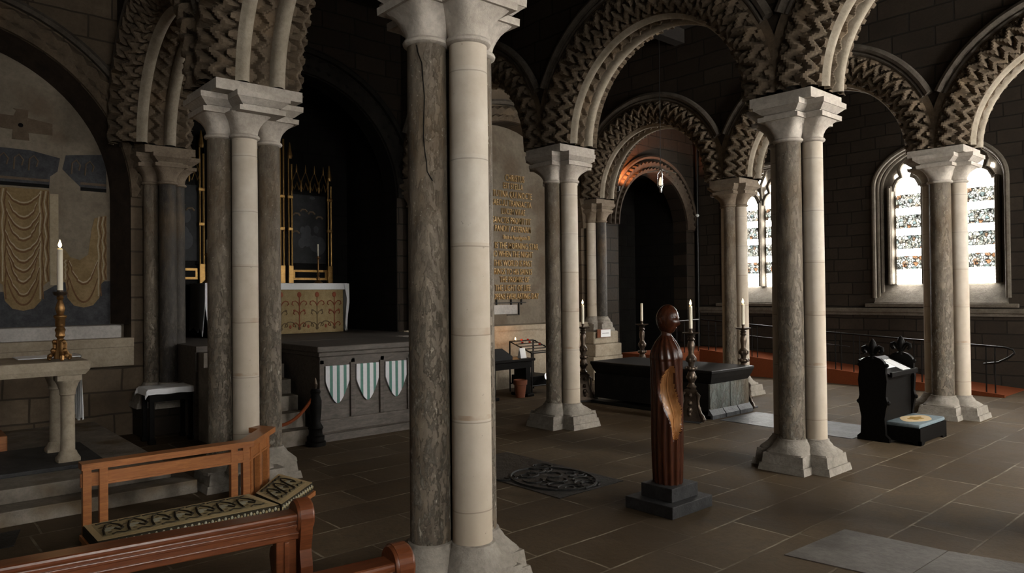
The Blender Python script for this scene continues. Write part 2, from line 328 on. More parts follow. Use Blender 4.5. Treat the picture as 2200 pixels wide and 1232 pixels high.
# ---------------------------------------------------------------- mesh helpers
class MB:
    """collects shapes for ONE mesh object"""
    def __init__(s): s.v = []; s.f = []; s.m = []
    def add(s, vs, fs, mi=0):
        o = len(s.v); s.v += [tuple(v) for v in vs]
        s.f += [tuple(i+o for i in f) for f in fs]; s.m += [mi]*len(fs)
        return s
    def box(s, x0, x1, y0, y1, z0, z1, mi=0, bev=0.0):
        if bev <= 0:
            vs = [(x, y, z) for z in (z0, z1) for y in (y0, y1) for x in (x0, x1)]
            return s.add(vs, [(0, 2, 3, 1), (4, 5, 7, 6), (0, 1, 5, 4), (2, 6, 7, 3), (0, 4, 6, 2), (1, 3, 7, 5)], mi)
        bm = bmesh.new(); bmesh.ops.create_cube(bm, size=1)
        for v in bm.verts: v.co = Vector(((x0+x1)/2+v.co.x*(x1-x0), (y0+y1)/2+v.co.y*(y1-y0), (z0+z1)/2+v.co.z*(z1-z0)))
        bmesh.ops.bevel(bm, geom=bm.edges[:], offset=bev, segments=2, affect='EDGES', profile=0.5)
        return s.bm(bm, mi)
    def bm(s, bm, mi=0):
        bm.verts.index_update()
        s.add([v.co[:] for v in bm.verts], [[v.index for v in f.verts] for f in bm.faces], mi); bm.free(); return s
    def lathe(s, prof, c=(0, 0, 0), seg=24, mi=0, sq=None, cap=True):
        """prof: (r, z) list; sq(z)->superellipse exponent, 2 round and larger squarer"""
        vs = []; n = len(prof)
        for r, z in prof:
            for k in range(seg):
                a = 2*PI*k/seg; ca, sa = math.cos(a), math.sin(a); q = 1.0
                if sq:
                    e = sq(z); q = (abs(ca)**e+abs(sa)**e)**(-1.0/e)
                vs.append((c[0]+r*q*ca, c[1]+r*q*sa, c[2]+z))
        fs = []
        for i in range(n-1):
            for k in range(seg):
                k2 = (k+1) % seg
                fs.append((i*seg+k, i*seg+k2, (i+1)*seg+k2, (i+1)*seg+k))
        if cap:
            fs.append(tuple(range(seg))[::-1]); fs.append(tuple((n-1)*seg+k for k in range(seg)))
        return s.add(vs, fs, mi)
    def tube(s, pts, r, seg=8, mi=0, cap=True):
        pts = [Vector(p) for p in pts]; n = len(pts); vs = []
        rs = r if isinstance(r, (list, tuple)) else [r]*n
        up = None
        for i, p in enumerate(pts):
            t = (pts[min(i+1, n-1)]-pts[max(i-1, 0)])
            if t.length < 1e-9: t = Vector((0, 0, 1))
            t.normalize()
            if up is None:
                up = Vector((0, 0, 1)) if abs(t.z) < 0.9 else Vector((1, 0, 0))
            a = t.cross(up)
            if a.length < 1e-6: a = t.cross(Vector((1, 0, 0)))
            a.normalize(); b2 = a.cross(t).normalized(); up = b2
            for k in range(seg):
                g = 2*PI*k/seg; vs.append(p+a*(rs[i]*math.cos(g))+b2*(rs[i]*math.sin(g)))
        fs = []
        for i in range(n-1):
            for k in range(seg):
                k2 = (k+1) % seg; fs.append((i*seg+k, (i+1)*seg+k, (i+1)*seg+k2, i*seg+k2))
        if cap:
            fs.append(tuple(range(seg))); fs.append(tuple((n-1)*seg+k for k in range(seg))[::-1])
        return s.add(vs, fs, mi)
    def prism(s, out, fn, d0, d1, mi=0, side=None):
        """out: 2-D outline; fn(u,v,d) -> 3-D"""
        n = len(out)
        vs = [fn(u, v, d0) for u, v in out]+[fn(u, v, d1) for u, v in out]
        s.add(vs, [tuple(range(n))[::-1], tuple(range(n, 2*n))], mi)
        return s.add(vs, [(i, (i+1) % n, n+(i+1) % n, n+i) for i in range(n)], mi if side is None else side)
    def ball(s, c, r, mi=0, sx=1, sy=1, sz=1, seg=12):
        prof = [(math.sin(PI*i/8)*r, -math.cos(PI*i/8)*r) for i in range(9)]
        o = len(s.v); s.lathe([(max(a, 1e-4), b) for a, b in prof], (0, 0, 0), seg, mi)
        for i in range(o, len(s.v)):
            x, y, z = s.v[i]; s.v[i] = (c[0]+x*sx, c[1]+y*sy, c[2]+z*sz)
        return s
    def beam(s, a, b, w, h, mi=0, bev=0.0, up=(0, 0, 1)):
        """rectangular bar from a to b, w across, h in height"""
        a, b = Vector(a), Vector(b); t = (b-a).normalized(); u = Vector(up)
        x = t.cross(u).normalized(); y = x.cross(t).normalized()
        vs = []
        for p in (a, b):
            for i, j in ((-1, -1), (1, -1), (1, 1), (-1, 1)): vs.append(p+x*(i*w/2)+y*(j*h/2))
        bm = bmesh.new(); bv = [bm.verts.new(v) for v in vs]
        for f in ((0, 1, 2, 3), (4, 7, 6, 5), (0, 4, 5, 1), (1, 5, 6, 2), (2, 6, 7, 3), (3, 7, 4, 0)): bm.faces.new([bv[i] for i in f])
        if bev > 0: bmesh.ops.bevel(bm, geom=bm.edges[:], offset=bev, segments=2, affect='EDGES', profile=0.5)
        return s.bm(bm, mi)
    def mesh(s, name, mats):
        me = bpy.data.meshes.new(name); me.from_pydata(s.v, [], s.f)
        for m in (mats if isinstance(mats, (list, tuple)) else [mats]): me.materials.append(MAT[m])
        me.polygons.foreach_set('material_index', s.m)
        bm = bmesh.new(); bm.from_mesh(me); bmesh.ops.recalc_face_normals(bm, faces=bm.faces[:]); bm.to_mesh(me); bm.free()
        return me
    def build(s, name, mats, parent=None, smooth=True, loc=None):
        me = s.mesh(name, mats)
        o = bpy.data.objects.new(name, me); COL.objects.link(o)
        if smooth: shade(me)
        if parent: o.parent = parent
        if loc: o.location = loc
        return o
def shade(me, ang=0.7):
    me.polygons.foreach_set('use_smooth', [True]*len(me.polygons))
    try: me.set_sharp_from_angle(angle=ang)
    except Exception: pass
def tag(o, label=None, cat=None, group=None, kind=None):
    if label: o['label'] = label
    if cat: o['category'] = cat
    if group: o['group'] = group
    if kind: o['kind'] = kind
    return o
def thing(name, loc, label, cat, group=None, rz=0.0, kind=None):
    o = bpy.data.objects.new(name, None); COL.objects.link(o)
    o.empty_display_size = 0.1; o.location = loc; o.rotation_euler = (0, 0, rz)
    return tag(o, label, cat, group, kind)
def kids(o): return [c for c in bpy.data.objects if c.parent == o]
def dup(root, loc, label, group=None, rz=None):
    pairs = [(root, None)]
    def rec(o, par):
        c = o.copy(); COL.objects.link(c)
        if par is not None: c.parent = par
        for k in list(CH.get(o.name, [])) or kids(o): rec(k, c)
        return c
    CH = {}
    r = rec(root, None); r.location = loc
    if rz is not None: r.rotation_euler = (0, 0, rz)
    r['label'] = label
    if group: r['group'] = group
    return r
def struct(o, label=None):
    o['kind'] = 'structure'
    if label: o['label'] = label
    return o
def wav(x):           # triangle wave 0..1..0 with period 1
    x = x % 1.0
    return 2*x if x < 0.5 else 2-2*x
def lerp(a, b, t): return a+(b-a)*t
def arcpts(cx, cy, rx, ry, a0, a1, n):
    return [(cx+rx*math.cos(lerp(a0, a1, i/n)), cy+ry*math.sin(lerp(a0, a1, i/n))) for i in range(n+1)]

# ---------------------------------------------------------------- room shell
SPR = 4.10           # springing height of the arcade arches
def arched_wall(name, mat, fn, u0, u1, z0, z1, d0, d1, ops, parent=None):
    """wall with arched openings. ops: (centre, half width, spring, rise, base). fn(u,z,d)->xyz"""
    us = {u0, u1}
    for c, r, sp, rz, ba in ops:
        for i in range(25):
            us.add(round(min(max(c-r*math.cos(PI*i/24), u0), u1), 5))
    us = sorted(us); m = MB()
    def q(a, b, c, d): m.add([fn(*a), fn(*b), fn(*c), fn(*d)], [(0, 1, 2, 3)])
    def top(op, u):
        c, r, sp, rz, ba = op; t = max(0.0, 1-((u-c)/r)**2); return sp+rz*math.sqrt(t)
    for a, b in zip(us, us[1:]):
        if b-a < 1e-6: continue
        mid = (a+b)/2; op = next((o for o in ops if abs(mid-o[0]) < o[1]-1e-4), None)
        if op:
            ta, tb = top(op, a), top(op, b); ba = op[4]
            for d in (d0, d1): q((a, ta, d), (b, tb, d), (b, z1, d), (a, z1, d))
            q((a, ta, d0), (b, tb, d0), (b, tb, d1), (a, ta, d1))
            if ba > z0:
                for d in (d0, d1): q((a, z0, d), (b, z0, d), (b, ba, d), (a, ba, d))
                q((a, ba, d0), (b, ba, d0), (b, ba, d1), (a, ba, d1))
        else:
            for d in (d0, d1): q((a, z0, d), (b, z0, d), (b, z1, d), (a, z1, d))
    for c, r, sp, rz, ba in ops:
        for s in (-1, 1):
            u = c+s*r
            if u0-1e-6 <= u <= u1+1e-6: q((u, ba, d0), (u, sp, d0), (u, sp, d1), (u, ba, d1))
    o = m.build(name, mat, parent, smooth=False)
    return struct(o) if parent is None else o

XN, XS, YW, YE, ZC = -9.5, 13.8, -7.4, 7.45, 7.2
fl = MB(); fl.box(XN-0.6, XS+0.7, YW-0.7, 9.6, -0.25, 0.0); struct(fl.build('floor', 'floor', smooth=False))
ce = MB(); ce.box(XN-0.6, XS+0.7, YW-0.7, 9.6, ZC, ZC+0.2)
for i in range(10):
    y = -6.6+1.6*i; ce.box(XN, XS, y-0.11, y+0.11, ZC-0.28, ZC)
struct(ce.build('ceiling', 'ceil', smooth=False))

WY = [1.52, 5.36, -2.3, -6.0]             # window centres in the south wall
WOP = (1.27, 4.24, 0.92, 1.64)
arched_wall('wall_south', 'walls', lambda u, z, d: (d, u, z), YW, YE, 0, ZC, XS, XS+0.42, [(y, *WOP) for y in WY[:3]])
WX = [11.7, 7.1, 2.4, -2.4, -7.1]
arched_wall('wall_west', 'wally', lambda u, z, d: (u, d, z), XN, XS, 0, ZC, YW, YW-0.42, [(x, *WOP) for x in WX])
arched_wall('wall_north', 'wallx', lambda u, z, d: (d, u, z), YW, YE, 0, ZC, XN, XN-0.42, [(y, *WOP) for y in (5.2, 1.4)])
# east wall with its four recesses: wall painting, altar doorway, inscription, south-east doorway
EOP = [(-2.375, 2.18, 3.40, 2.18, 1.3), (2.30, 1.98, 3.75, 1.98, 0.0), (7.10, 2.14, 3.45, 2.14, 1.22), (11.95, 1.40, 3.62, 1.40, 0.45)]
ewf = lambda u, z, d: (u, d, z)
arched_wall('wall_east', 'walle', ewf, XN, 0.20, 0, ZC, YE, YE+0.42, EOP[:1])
arched_wall('wall_east_centre', 'wally', ewf, 0.20, 4.62, 0, ZC, YE, YE+0.42, EOP[1:2])  # darker stone than its neighbours: the unlit centre put in as colour
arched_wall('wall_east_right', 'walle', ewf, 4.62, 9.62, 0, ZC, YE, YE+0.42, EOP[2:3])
arched_wall('wall_east_corner', 'wally', ewf, 9.62, XS+0.5, 0, ZC, YE, YE+0.42, EOP[3:])  # darker stone paints in the shade of the corner
def back(name, mat, x0, x1, z0, z1, y):
    m = MB(); m.box(x0, x1, y, y+0.12, z0, z1); return struct(m.build(name, mat, smooth=False))
back('wall_east_fresco', 'plaster', -4.75, -0.05, 1.2, 5.75, YE+0.42)
back('wall_east_inscription', 'plaster', 4.80, 9.35, 1.15, 5.75, YE+0.42)
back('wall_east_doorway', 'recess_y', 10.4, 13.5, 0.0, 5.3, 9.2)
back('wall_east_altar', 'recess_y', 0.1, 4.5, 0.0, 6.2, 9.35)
m = MB(); m.box(0.22, 0.32, YE+0.42, 9.4, 0, 6.2); m.box(4.28, 4.38, YE+0.42, 9.4, 0, 6.2); m.box(0.22, 4.38, YE+0.42, 9.4, 5.75, 5.85)
for i in range(32):  # thin dark lining over soffit and jambs, added as painted shade
    a, b = PI*i/32, PI*(i+1)/32; q = []
    for t in (a, b):
        for r, y in ((1.965, YE+0.005), (1.979, YE+0.005), (1.979, YE+0.42), (1.965, YE+0.42)): q.append((2.30-r*math.cos(t), y, 3.75+r*math.sin(t)))
    m.add(q, [(0, 4, 5, 1), (1, 5, 6, 2), (2, 6, 7, 3), (3, 7, 4, 0)])
for x in (0.322, 4.265): m.box(x, x+0.013, YE+0.005, YE+0.42, 1.28, 3.76)
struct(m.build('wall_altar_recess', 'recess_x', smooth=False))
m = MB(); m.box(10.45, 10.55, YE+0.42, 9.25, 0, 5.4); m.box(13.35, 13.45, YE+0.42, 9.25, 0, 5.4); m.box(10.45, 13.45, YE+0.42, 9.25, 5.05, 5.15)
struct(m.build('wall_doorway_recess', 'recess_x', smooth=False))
# stone courses along the walls
m = MB()
m.box(4.3, 9.35, YE-0.13, YE+0.02, 0.0, 1.20); m.box(4.3, 9.35, YE-0.18, YE+0.40, 1.20, 1.30)
struct(m.build('trim_1', 'ledge', smooth=False), 'pale stone ledge under the gold lettering')
m = MB()
m.box(-4.8, -0.2, YE-0.15, YE+0.02, 1.0, 1.26); m.box(-4.8, -0.2, YE-0.17, YE+0.02, 1.26, 1.39, bev=0.01)
struct(m.build('trim_2', 'ledge', smooth=False), 'pale stone ledge under the wall painting')
m = MB(); m.box(-4.6, -0.32, YE+0.0, YE+0.41, 1.38, 1.57, bev=0.02)
struct(m.build('trim_3', 'white_stone', smooth=False), 'whitewashed sill below the painted curtains')
m = MB(); m.box(XS-0.09, XS+0.01, YW, YE, 1.46, 1.56, bev=0.02); m.box(XS-0.05, XS+0.01, YW, YE, 1.40, 1.46)
struct(m.build('trim_4', 'window_stone', smooth=False), 'stone string course below the windows')

# ---------------------------------------------------------------- arch rings round the recesses of the east wall
def ring_mesh(name, cx, sp, R, prof, y, parent, mat, teeth=0, n=96, a0=0.0, a1=PI):
    m = MB(); k = len(prof); vs = []
    for i in range(n+1):
        a = lerp(a0, a1, i/n); t = wav(i/n*teeth) if teeth else 0
        for (dr, dy, amp) in prof:
            r = R+dr+amp*t; vs.append((cx-r*math.cos(a), y+dy-amp*0.8*t, sp+r*math.sin(a)))
    fs = [(i*k+j, i*k+(j+1) % k, (i+1)*k+(j+1) % k, (i+1)*k+j) for i in range(n) for j in range(k)]
    m.add(vs, fs); return m.build(name, mat, parent)
def recess_arch(x, sp, R, label, ring='arch', hood='hood'):
    t = thing('recess_arch', (0, 0, 0), label, 'arch', 'arches round the east wall recesses')
    ring_mesh('chevron_ring', x, sp, R, [(0.0, 0.02, 0.0), (0.0, -0.06, 0.0), (0.06, -0.09, 0.045), (0.14, -0.06, -0.03), (0.22, -0.09, 0.045), (0.30, -0.05, 0), (0.30, 0.02, 0)], YE, t, ring, 34, 272)
    ring_mesh('hood_mould', x, sp, R, [(0.34, 0.02, 0), (0.34, -0.08, 0), (0.39, -0.11, 0), (0.44, -0.07, 0), (0.44, 0.02, 0)], YE, t, hood, 0, 64)
    return t
recess_arch(-2.375, 3.40, 2.18, 'round stone arch over the recess with the painted curtains')
recess_arch(2.30, 3.75, 1.98, 'shade-dark chevron doorway arch over the high altar recess', 'recess_arch', 'recess_arch')
recess_arch(7.10, 3.45, 2.14, 'dim round arch over the recess with the gold lettering')
recess_arch(11.95, 3.62, 1.40, 'round doorway arch in the glowing orange corner wall', 'shaded', 'shaded')

# ---------------------------------------------------------------- columns
def cross(e, w):
    return [(-w, -e), (w, -e), (w, -w), (e, -w), (e, w), (w, w), (w, e), (-w, e), (-w, w), (-e, w), (-e, -w), (-w, -w)]
def flat(u, v, d): return (u, v, d)
def tcross(m, e0, w0, z0, e1, w1, z1, mi=0):
    a, b = cross(e0, w0), cross(e1, w1); n = len(a)
    vs = [(x, y, z0) for x, y in a]+[(x, y, z1) for x, y in b]
    m.add(vs, [tuple(range(n))[::-1], tuple(range(n, 2*n))]+[(i, (i+1) % n, n+(i+1) % n, n+i) for i in range(n)], mi)
ZB, ZN = 0.335, 3.585
def bell(z):      # capital plan: round at the neck, square under the abacus
    t = min(1, max(0, (z-(ZN+0.03))/0.19)); return 2+7*t*t
def column(x, y, label, offs, rad, e, w, mats=('marble', 'pale', 'marble', 'pale'), z0=0.0, cap='cap', kind='thing', aw=None):
    """offs: shaft offsets in the order -X, -Y, +X, +Y; rad: radii in that order"""
    t = thing('stone_column', (x, y, 0), label, 'column', 'clustered columns of the arcades' if kind == 'thing' else None, kind=kind)
    zb = ZB+z0
    m = MB()
    tcross(m, e, w, z0+0.0, e-0.015, w-0.015, z0+0.075); tcross(m, e-0.035, w-0.03, z0+0.075, e-0.05, w-0.04, z0+0.185)
    m.build('plinth', 'base', t, smooth=False)
    for (ox, oy), r, mt in zip(offs, rad, mats):
        b = MB()
        wb = min(w-0.045, 0.235)
        b.lathe([(wb, z0+0.17), (wb+0.004, z0+0.20), (wb-0.012, z0+0.225), (r+0.062, z0+0.262), (r+0.05, z0+0.285), (r+0.022, zb-0.02), (r+0.02, zb), (r-0.01, zb+0.012)], (ox, oy, 0), 32,
                sq=lambda z, z0=z0: 2+6*max(0, 1-(z-z0-0.17)/0.07) if z < z0+0.24 else 2)
        b.build('base', 'base', t)
    for (ox, oy), r, mt in zip(offs, rad, mats):
        s = MB(); n = 14
        s.lathe([(r*(1.025-0.05*(i/n)**1.4), lerp(zb-0.01, ZN+0.01, i/n)) for i in range(n+1)], (0, 0, 0), 32)
        s.build('shaft', mt, t, loc=(ox, oy, 0))
    tw = aw or w*0.78
    for (ox, oy), r in zip(offs, rad):
        c = MB()
        c.lathe([(r+0.004, ZN-0.012), (r+0.022, ZN), (r+0.026, ZN+0.014), (r+0.018, ZN+0.028), (r+0.002, ZN+0.034), (r+0.004, ZN+0.08), (r+0.014, ZN+0.125), (lerp(r, tw, 0.42), ZN+0.17), (lerp(r, tw, 0.8), ZN+0.205), (tw, ZN+0.222), (tw, ZN+0.23)], (ox, oy, 0), 40, sq=bell)
        c.build('capital', cap, t)
    a = MB(); q = max(max(abs(v) for v in o) for o in offs)
    ea = q+tw
    for e0, z0_, e1, z1_ in ((0.022, 0.222, 0.024, 0.272), (-0.026, 0.272, -0.026, 0.298), (-0.012, 0.298, 0.050, 0.352), (0.058, 0.352, 0.060, 0.408)):
        tcross(a, ea+e0, tw+e0, ZN+z0_, ea+e1, tw+e1, ZN+z1_)
    a.box(-(ea-0.03), ea-0.03, -(ea-0.035), ea-0.035, ZN+0.408, SPR-0.001)
    a.build('abacus', cap, t, smooth=False)
    return t
def q4(s): return [(-s, 0), (0, -s), (s, 0), (0, s)]
R1 = (0.131, 0.128, 0.131, 0.128)
c0 = column(0, 0, 'tall clustered column nearest the viewer, its dark shaft flaking beside a bright pale one', q4(0.195), R1, 0.47, 0.27)
m = MB()
pts = []
rx, fx = Vector((RT.x, RT.y, 0)).normalized(), Vector((-FW.x, -FW.y, 0)).normalized()
for dx, z in ((-16, 3.56), (-13, 3.51), (-5, 3.44), (-3, 3.34), (0, 3.22), (-2, 3.08), (-3, 2.96), (0, 2.86), (3, 2.80), (4, 2.74), (11, 2.70), (15, 2.68)):
    sn = dx/43.0; q = rx*(0.1325*sn)+fx*(0.1325*math.sqrt(1-sn*sn)); pts.append((q.x, q.y, z))
m.tube(pts, 0.0032, 6); o = m.build('crack', 'black_oak', [k for k in kids(c0) if k.name.startswith('shaft')][0])
column(4.78, -0.01, 'clustered column standing between the carved wooden statue and the black prayer desk', q4(0.182), (0.135, 0.112, 0.13, 0.115), 0.45, 0.265)
column(9.5, 0, 'clustered column just behind the black prayer desk', q4(0.195), (0.15, 0.118, 0.13, 0.12), 0.51, 0.29)
column(0.0, 3.66, 'clustered column behind the orange oak altar rail', [(-0.262, 0.0), (-0.07, -0.175), (0.262, 0.0), (0.07, 0.175)], (0.125, 0.128, 0.115, 0.128), 0.5, 0.27, aw=0.215)
column(4.75, 3.66, 'clustered column standing left of the black tomb', q4(0.172), (0.118, 0.128, 0.118, 0.125), 0.495, 0.285)
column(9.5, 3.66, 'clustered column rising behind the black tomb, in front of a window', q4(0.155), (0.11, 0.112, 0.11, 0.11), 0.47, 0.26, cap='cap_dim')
# half columns against the east wall
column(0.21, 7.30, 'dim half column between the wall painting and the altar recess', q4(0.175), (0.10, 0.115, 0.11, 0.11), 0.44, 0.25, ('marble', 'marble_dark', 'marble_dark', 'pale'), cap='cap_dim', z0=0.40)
m = MB(); m.box(-0.40, 0.40, -0.30, 0.14, 0.0, 0.40, bev=0.02); m.build('pier_block', 'wally', bpy.data.objects['stone_column.006'], smooth=False)
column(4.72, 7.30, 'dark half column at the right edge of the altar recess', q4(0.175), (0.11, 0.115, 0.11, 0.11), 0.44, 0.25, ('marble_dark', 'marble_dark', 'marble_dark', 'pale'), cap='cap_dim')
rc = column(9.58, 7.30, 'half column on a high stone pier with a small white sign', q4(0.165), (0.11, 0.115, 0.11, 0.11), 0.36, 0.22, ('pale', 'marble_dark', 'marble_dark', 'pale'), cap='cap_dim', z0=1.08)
m = MB()
m.box(-0.5, 0.5, -0.34, 0.14, 0.0, 0.52, bev=0.012); m.box(-0.46, 0.44, -0.36, 0.14, 0.52, 0.80, bev=0.02); m.box(-0.44, 0.40, -0.30, 0.14, 0.80, 1.08, bev=0.03)
m.build('pier_block', 'ledge', rc, smooth=False)
for x in (0.0, 4.75, 9.5):
    column(x, -3.66, 'clustered column of the same arcade, outside the frame', q4(0.18), R1, 0.47, 0.27, kind='structure')

# ---------------------------------------------------------------- arcade arches
def arch_mesh():
    T, Ri, Rm, Ro = 0.40, 1.42, 1.60, 1.93
    base = []
    def seg(a, b, n, zone):
        for i in range(n): base.append((lerp(a[0], b[0], i/n), lerp(a[1], b[1], i/n), zone))
    seg((-T, Ro), (-T, Rm), 10, 'f'); seg((-T, Rm), (-T+0.18, Ri), 12, 'c'); seg((-T+0.18, Ri), (T-0.18, Ri), 36, 's')
    seg((T-0.18, Ri), (T, Rm), 12, 'c'); seg((T, Rm), (T, Ro), 10, 'f'); base.append((T, Ro, 'f'))
    # arc length and normals (pointing out of the stone, towards the opening)
    L = [0.0]
    for p, q in zip(base, base[1:]): L.append(L[-1]+math.hypot(q[0]-p[0], q[1]-p[1]))
    nrm = []
    for i in range(len(base)):
        p, q = base[max(i-1, 0)], base[min(i+1, len(base)-1)]
        tx, ty = q[0]-p[0], q[1]-p[1]; l = math.hypot(tx, ty); nrm.append((ty/l, -tx/l))
    mid = L[-1]/2
    teeth, sub = 25, 8; n = teeth*sub
    m = MB(); k = len(base); vs = []
    for i in range(n+1):
        a = PI*i/n; t = wav(i/sub)
        for j, (x, r, zn) in enumerate(base):
            s = abs(L[j]-mid); h = 0.0
            if s < 0.10:                        # middle chevron
                sg = L[j]-mid; h = -0.012+0.062*max(0, min(1, (0.042-abs(sg-0.045*(2*t-1)))/0.022))*min(1, (0.10-s)/0.012)
            elif s < 0.225:                      # the two rolls
                u = (s-0.1625)/0.0625; h = 0.078*math.sqrt(max(0, 1-u*u))
            elif s < 0.70:                       # nested chevrons over the edge and the face
                w = (s-0.225-0.115*t)/0.175
                fr = w % 1.0; h = -0.04+0.14*max(0, min(1, (0.5-abs(fr-0.5))/0.24))
                if s > 0.62: h *= (0.70-s)/0.08
                if s < 0.26: h *= (s-0.225)/0.035
            rr = r + nrm[j][1]*h; xx = x + nrm[j][0]*h
            yy = -rr*math.cos(a); zz = rr*math.sin(a)
            yy = max(-1.83, min(1.83, yy))
            vs.append((xx, yy, zz))
    fs = [(i*k+j, i*k+j+1, (i+1)*k+j+1, (i+1)*k+j) for i in range(n) for j in range(k-1)]
    rollset = []
    for i in range(n):
        for j in range(k-1):
            s = abs((L[j]+L[j+1])/2-mid); rollset.append(1 if 0.101 < s < 0.223 else 0)
    m.add(vs, fs); m.m = rollset
    return m.mesh('chevron_arch', ['arch', 'roll'])
def hood_mesh():
    m = MB(); RH = 1.955; a0 = math.acos(1.765/RH)
    for s in (-1, 1):
        m2 = []
        for i in range(61):
            a = lerp(a0, PI-a0, i/60); m2.append((s*0.40, -RH*math.cos(a), RH*math.sin(a)))
        m.tube(m2, 0.062, 8)
        m.tube([(s*0.40, p[1]*0.955, p[2]*0.955) for p in m2], 0.028, 6)
    return m.mesh('hood_mould', 'hood')
AM, HM = arch_mesh(), hood_mesh(); shade(AM, 0.5); shade(HM)
def arch(x, y, label, sx=1.0):
    t = thing('arcade_arch', (x, y, SPR), label, 'arch', 'chevron arches of the arcades')
    for nm, me in (('chevron_order', AM), ('hood_mould', HM)):
        o = bpy.data.objects.new(nm, me); COL.objects.link(o); o.parent = t; o.scale = (sx, 1, 1)
    return t
arch(0, 5.49, 'dim chevron arch running back from the rail column to the wall painting', 1.1)
arch(0, 1.83, 'chevron arch springing from the column behind the altar rail towards the viewer', 1.1)
arch(0, -1.83, 'chevron arch above the nearest column, mostly outside the frame')
arch(4.75, 5.49, 'dark chevron arch behind the gold lettering column, nearest the east wall')
arch(4.75, 1.83, 'large chevron arch spanning the view above the black tomb')
arch(4.75, -1.83, 'chevron arch rising out of frame from the column beside the statue')
arch(9.5, 5.49, 'faint distant arch left of the orange lit corner')
arch(9.5, 1.83, 'dark chevron arch between the window columns')
arch(9.5, -1.83, 'chevron arch rising right from the column behind the prayer desk')
# walls above the arches
for i, x in enumerate((0.0, 4.75, 9.5)):
    ops = [(y, 1.90, SPR, 1.90, SPR) for y in (5.49, 1.83, -1.83, -5.49)]
    m = arched_wall('wall_arcade', 'wallx', lambda u, z, d: (d, u, z), YW, YE, SPR, ZC, x-0.36, x+0.36, ops)

# ---------------------------------------------------------------- windows
def light_outline(w=0.25, sh=2.08, pk=2.74):
    o = [(-w, 0), (w, 0), (w, sh)]
    o += [(lerp(w, 0.095, (1-math.cos(PI*i/12))), sh+0.26*math.sin(PI*i/12)) for i in range(1, 7)]
    o += [(0.12, sh+0.36), (0.135, sh+0.44), (0.11, sh+0.52), (0.055, sh+0.59), (0, pk)]
    r = o[2:-1][::-1]; o += [(-u, v) for u, v in r]
    return o
def window(n, loc, rz, glass, label):
    """local Y runs along the wall, X outwards; z=0 at the bottom of the glass"""
    t = bpy.data.objects.new('window_%d' % n, None); COL.objects.link(t); t.location = loc; t.rotation_euler = (0, 0, rz)
    struct(t, label); t['category'] = 'window'
    f = MB()
    # stone plate behind, filling the opening
    out = [(-1.27, -0.45), (1.27, -0.45)]+arcpts(0, 2.14, 1.27, 0.92, 0, PI, 24)
    f.prism(out, lambda u, v, d: (d, u, v), 0.02, 0.10)
    # mullions and jamb shafts
    for y in (-1.03, -0.345, 0.345, 1.03):
        f.box(-0.16, 0.03, y-0.045, y+0.045, 0.0, 2.2, bev=0.02); f.tube([(-0.17, y, 0), (-0.17, y, 2.15)], 0.035, 8)
    # heads: a bar following every light
    lo = light_outline()
    for y in (-0.69, 0, 0.69):
        pts = [(-0.07, y+u*1.13, v*1.0+(0.03 if v > 2.3 else 0)) for u, v in lo[2:-1]]
        f.tube(pts, 0.045, 8)
    for s in (-1, 1):
        f.tube([(-0.05, s*0.345, 2.15), (-0.05, s*0.36, 2.6), (-0.05, s*0.20, 2.98)], 0.04, 8)
        f.tube([(-0.05, s*0.345, 2.35), (-0.05, s*0.62, 2.92)], 0.035, 8)
    for d, k, r in ((-0.40, 1.0, 0.05), (-0.26, 0.97, 0.04), (-0.14, 0.94, 0.045)):
        arc = [(d, 1.27*k*math.cos(a), 2.14+0.92*k*math.sin(a)) for a in [PI*i/24 for i in range(25)]]
        f.tube([(d, 1.27*k, -0.3)]+arc+[(d, -1.27*k, -0.3)], r, 8)
    f.build('window_frame', 'window_stone', t)
    sl = MB(); sl.add([(-0.43, -1.27, -0.45), (-0.43, 1.27, -0.45), (0.02, 1.27, -0.45), (0.02, -1.27, -0.45), (-0.43, -1.27, -0.40), (-0.43, 1.27, -0.40), (0.02, 1.27, -0.02), (0.02, -1.27, -0.02)],
           [(0, 3, 2, 1), (4, 5, 6, 7), (0, 1, 5, 4), (1, 2, 6, 5), (2, 3, 7, 6), (3, 0, 4, 7)])
    sl.box(-0.50, -0.40, -1.45, 1.45, -0.50, -0.42, bev=0.015)
    sl.build('window_sill', 'window_stone', t, smooth=False)
    def dflat(u, v, d): return (d, u, v)
    for y in (-0.69, 0, 0.69):
        p = MB(); p.prism([(u, v) for u, v in lo], dflat, 0.0, 0.015)
        p.build('pane', glass, t, smooth=False, loc=(0, y, 0))
    for s in (-1, 1):
        p = MB(); p.prism([(s*a, b) for a, b in ((0.235, 2.66), (0.31, 2.58), (0.40, 2.62), (0.47, 2.78), (0.44, 2.90), (0.36, 2.95), (0.27, 2.88))], dflat, 0.0, 0.015)
        p.build('tracery_pane', glass, t, smooth=False)
    p = MB()
    for y in (-0.69, 0, 0.69):
        for s in (-1, 1): p.prism([(y+s*a, b) for a, b in ((0.20, 2.40), (0.265, 2.36), (0.27, 2.44), (0.23, 2.47))], dflat, 0.0, 0.015)
    p.build('eyelet_pane', glass, t, smooth=False)
    return t
window(1, (XS+0.40, WY[1], 2.08), 0, 'glass', 'bright leaded window half hidden behind two columns')
window(2, (XS+0.40, WY[0], 2.08), 0, 'glass', 'bright three light window behind the column near the prayer desk')
window(3, (XS+0.40, WY[2], 2.08), 0, 'glass', 'south window further along the wall')
for i, x in enumerate(WX): window(4+i, (x, YW-0.40, 2.08), -PI/2, 'glass_west%d' % i, 'west window behind the viewer')
for i, y in enumerate((5.2, 1.4)): window(9+i, (XN-0.40, y, 2.08), PI, 'glass_north', 'north window beside the viewer')

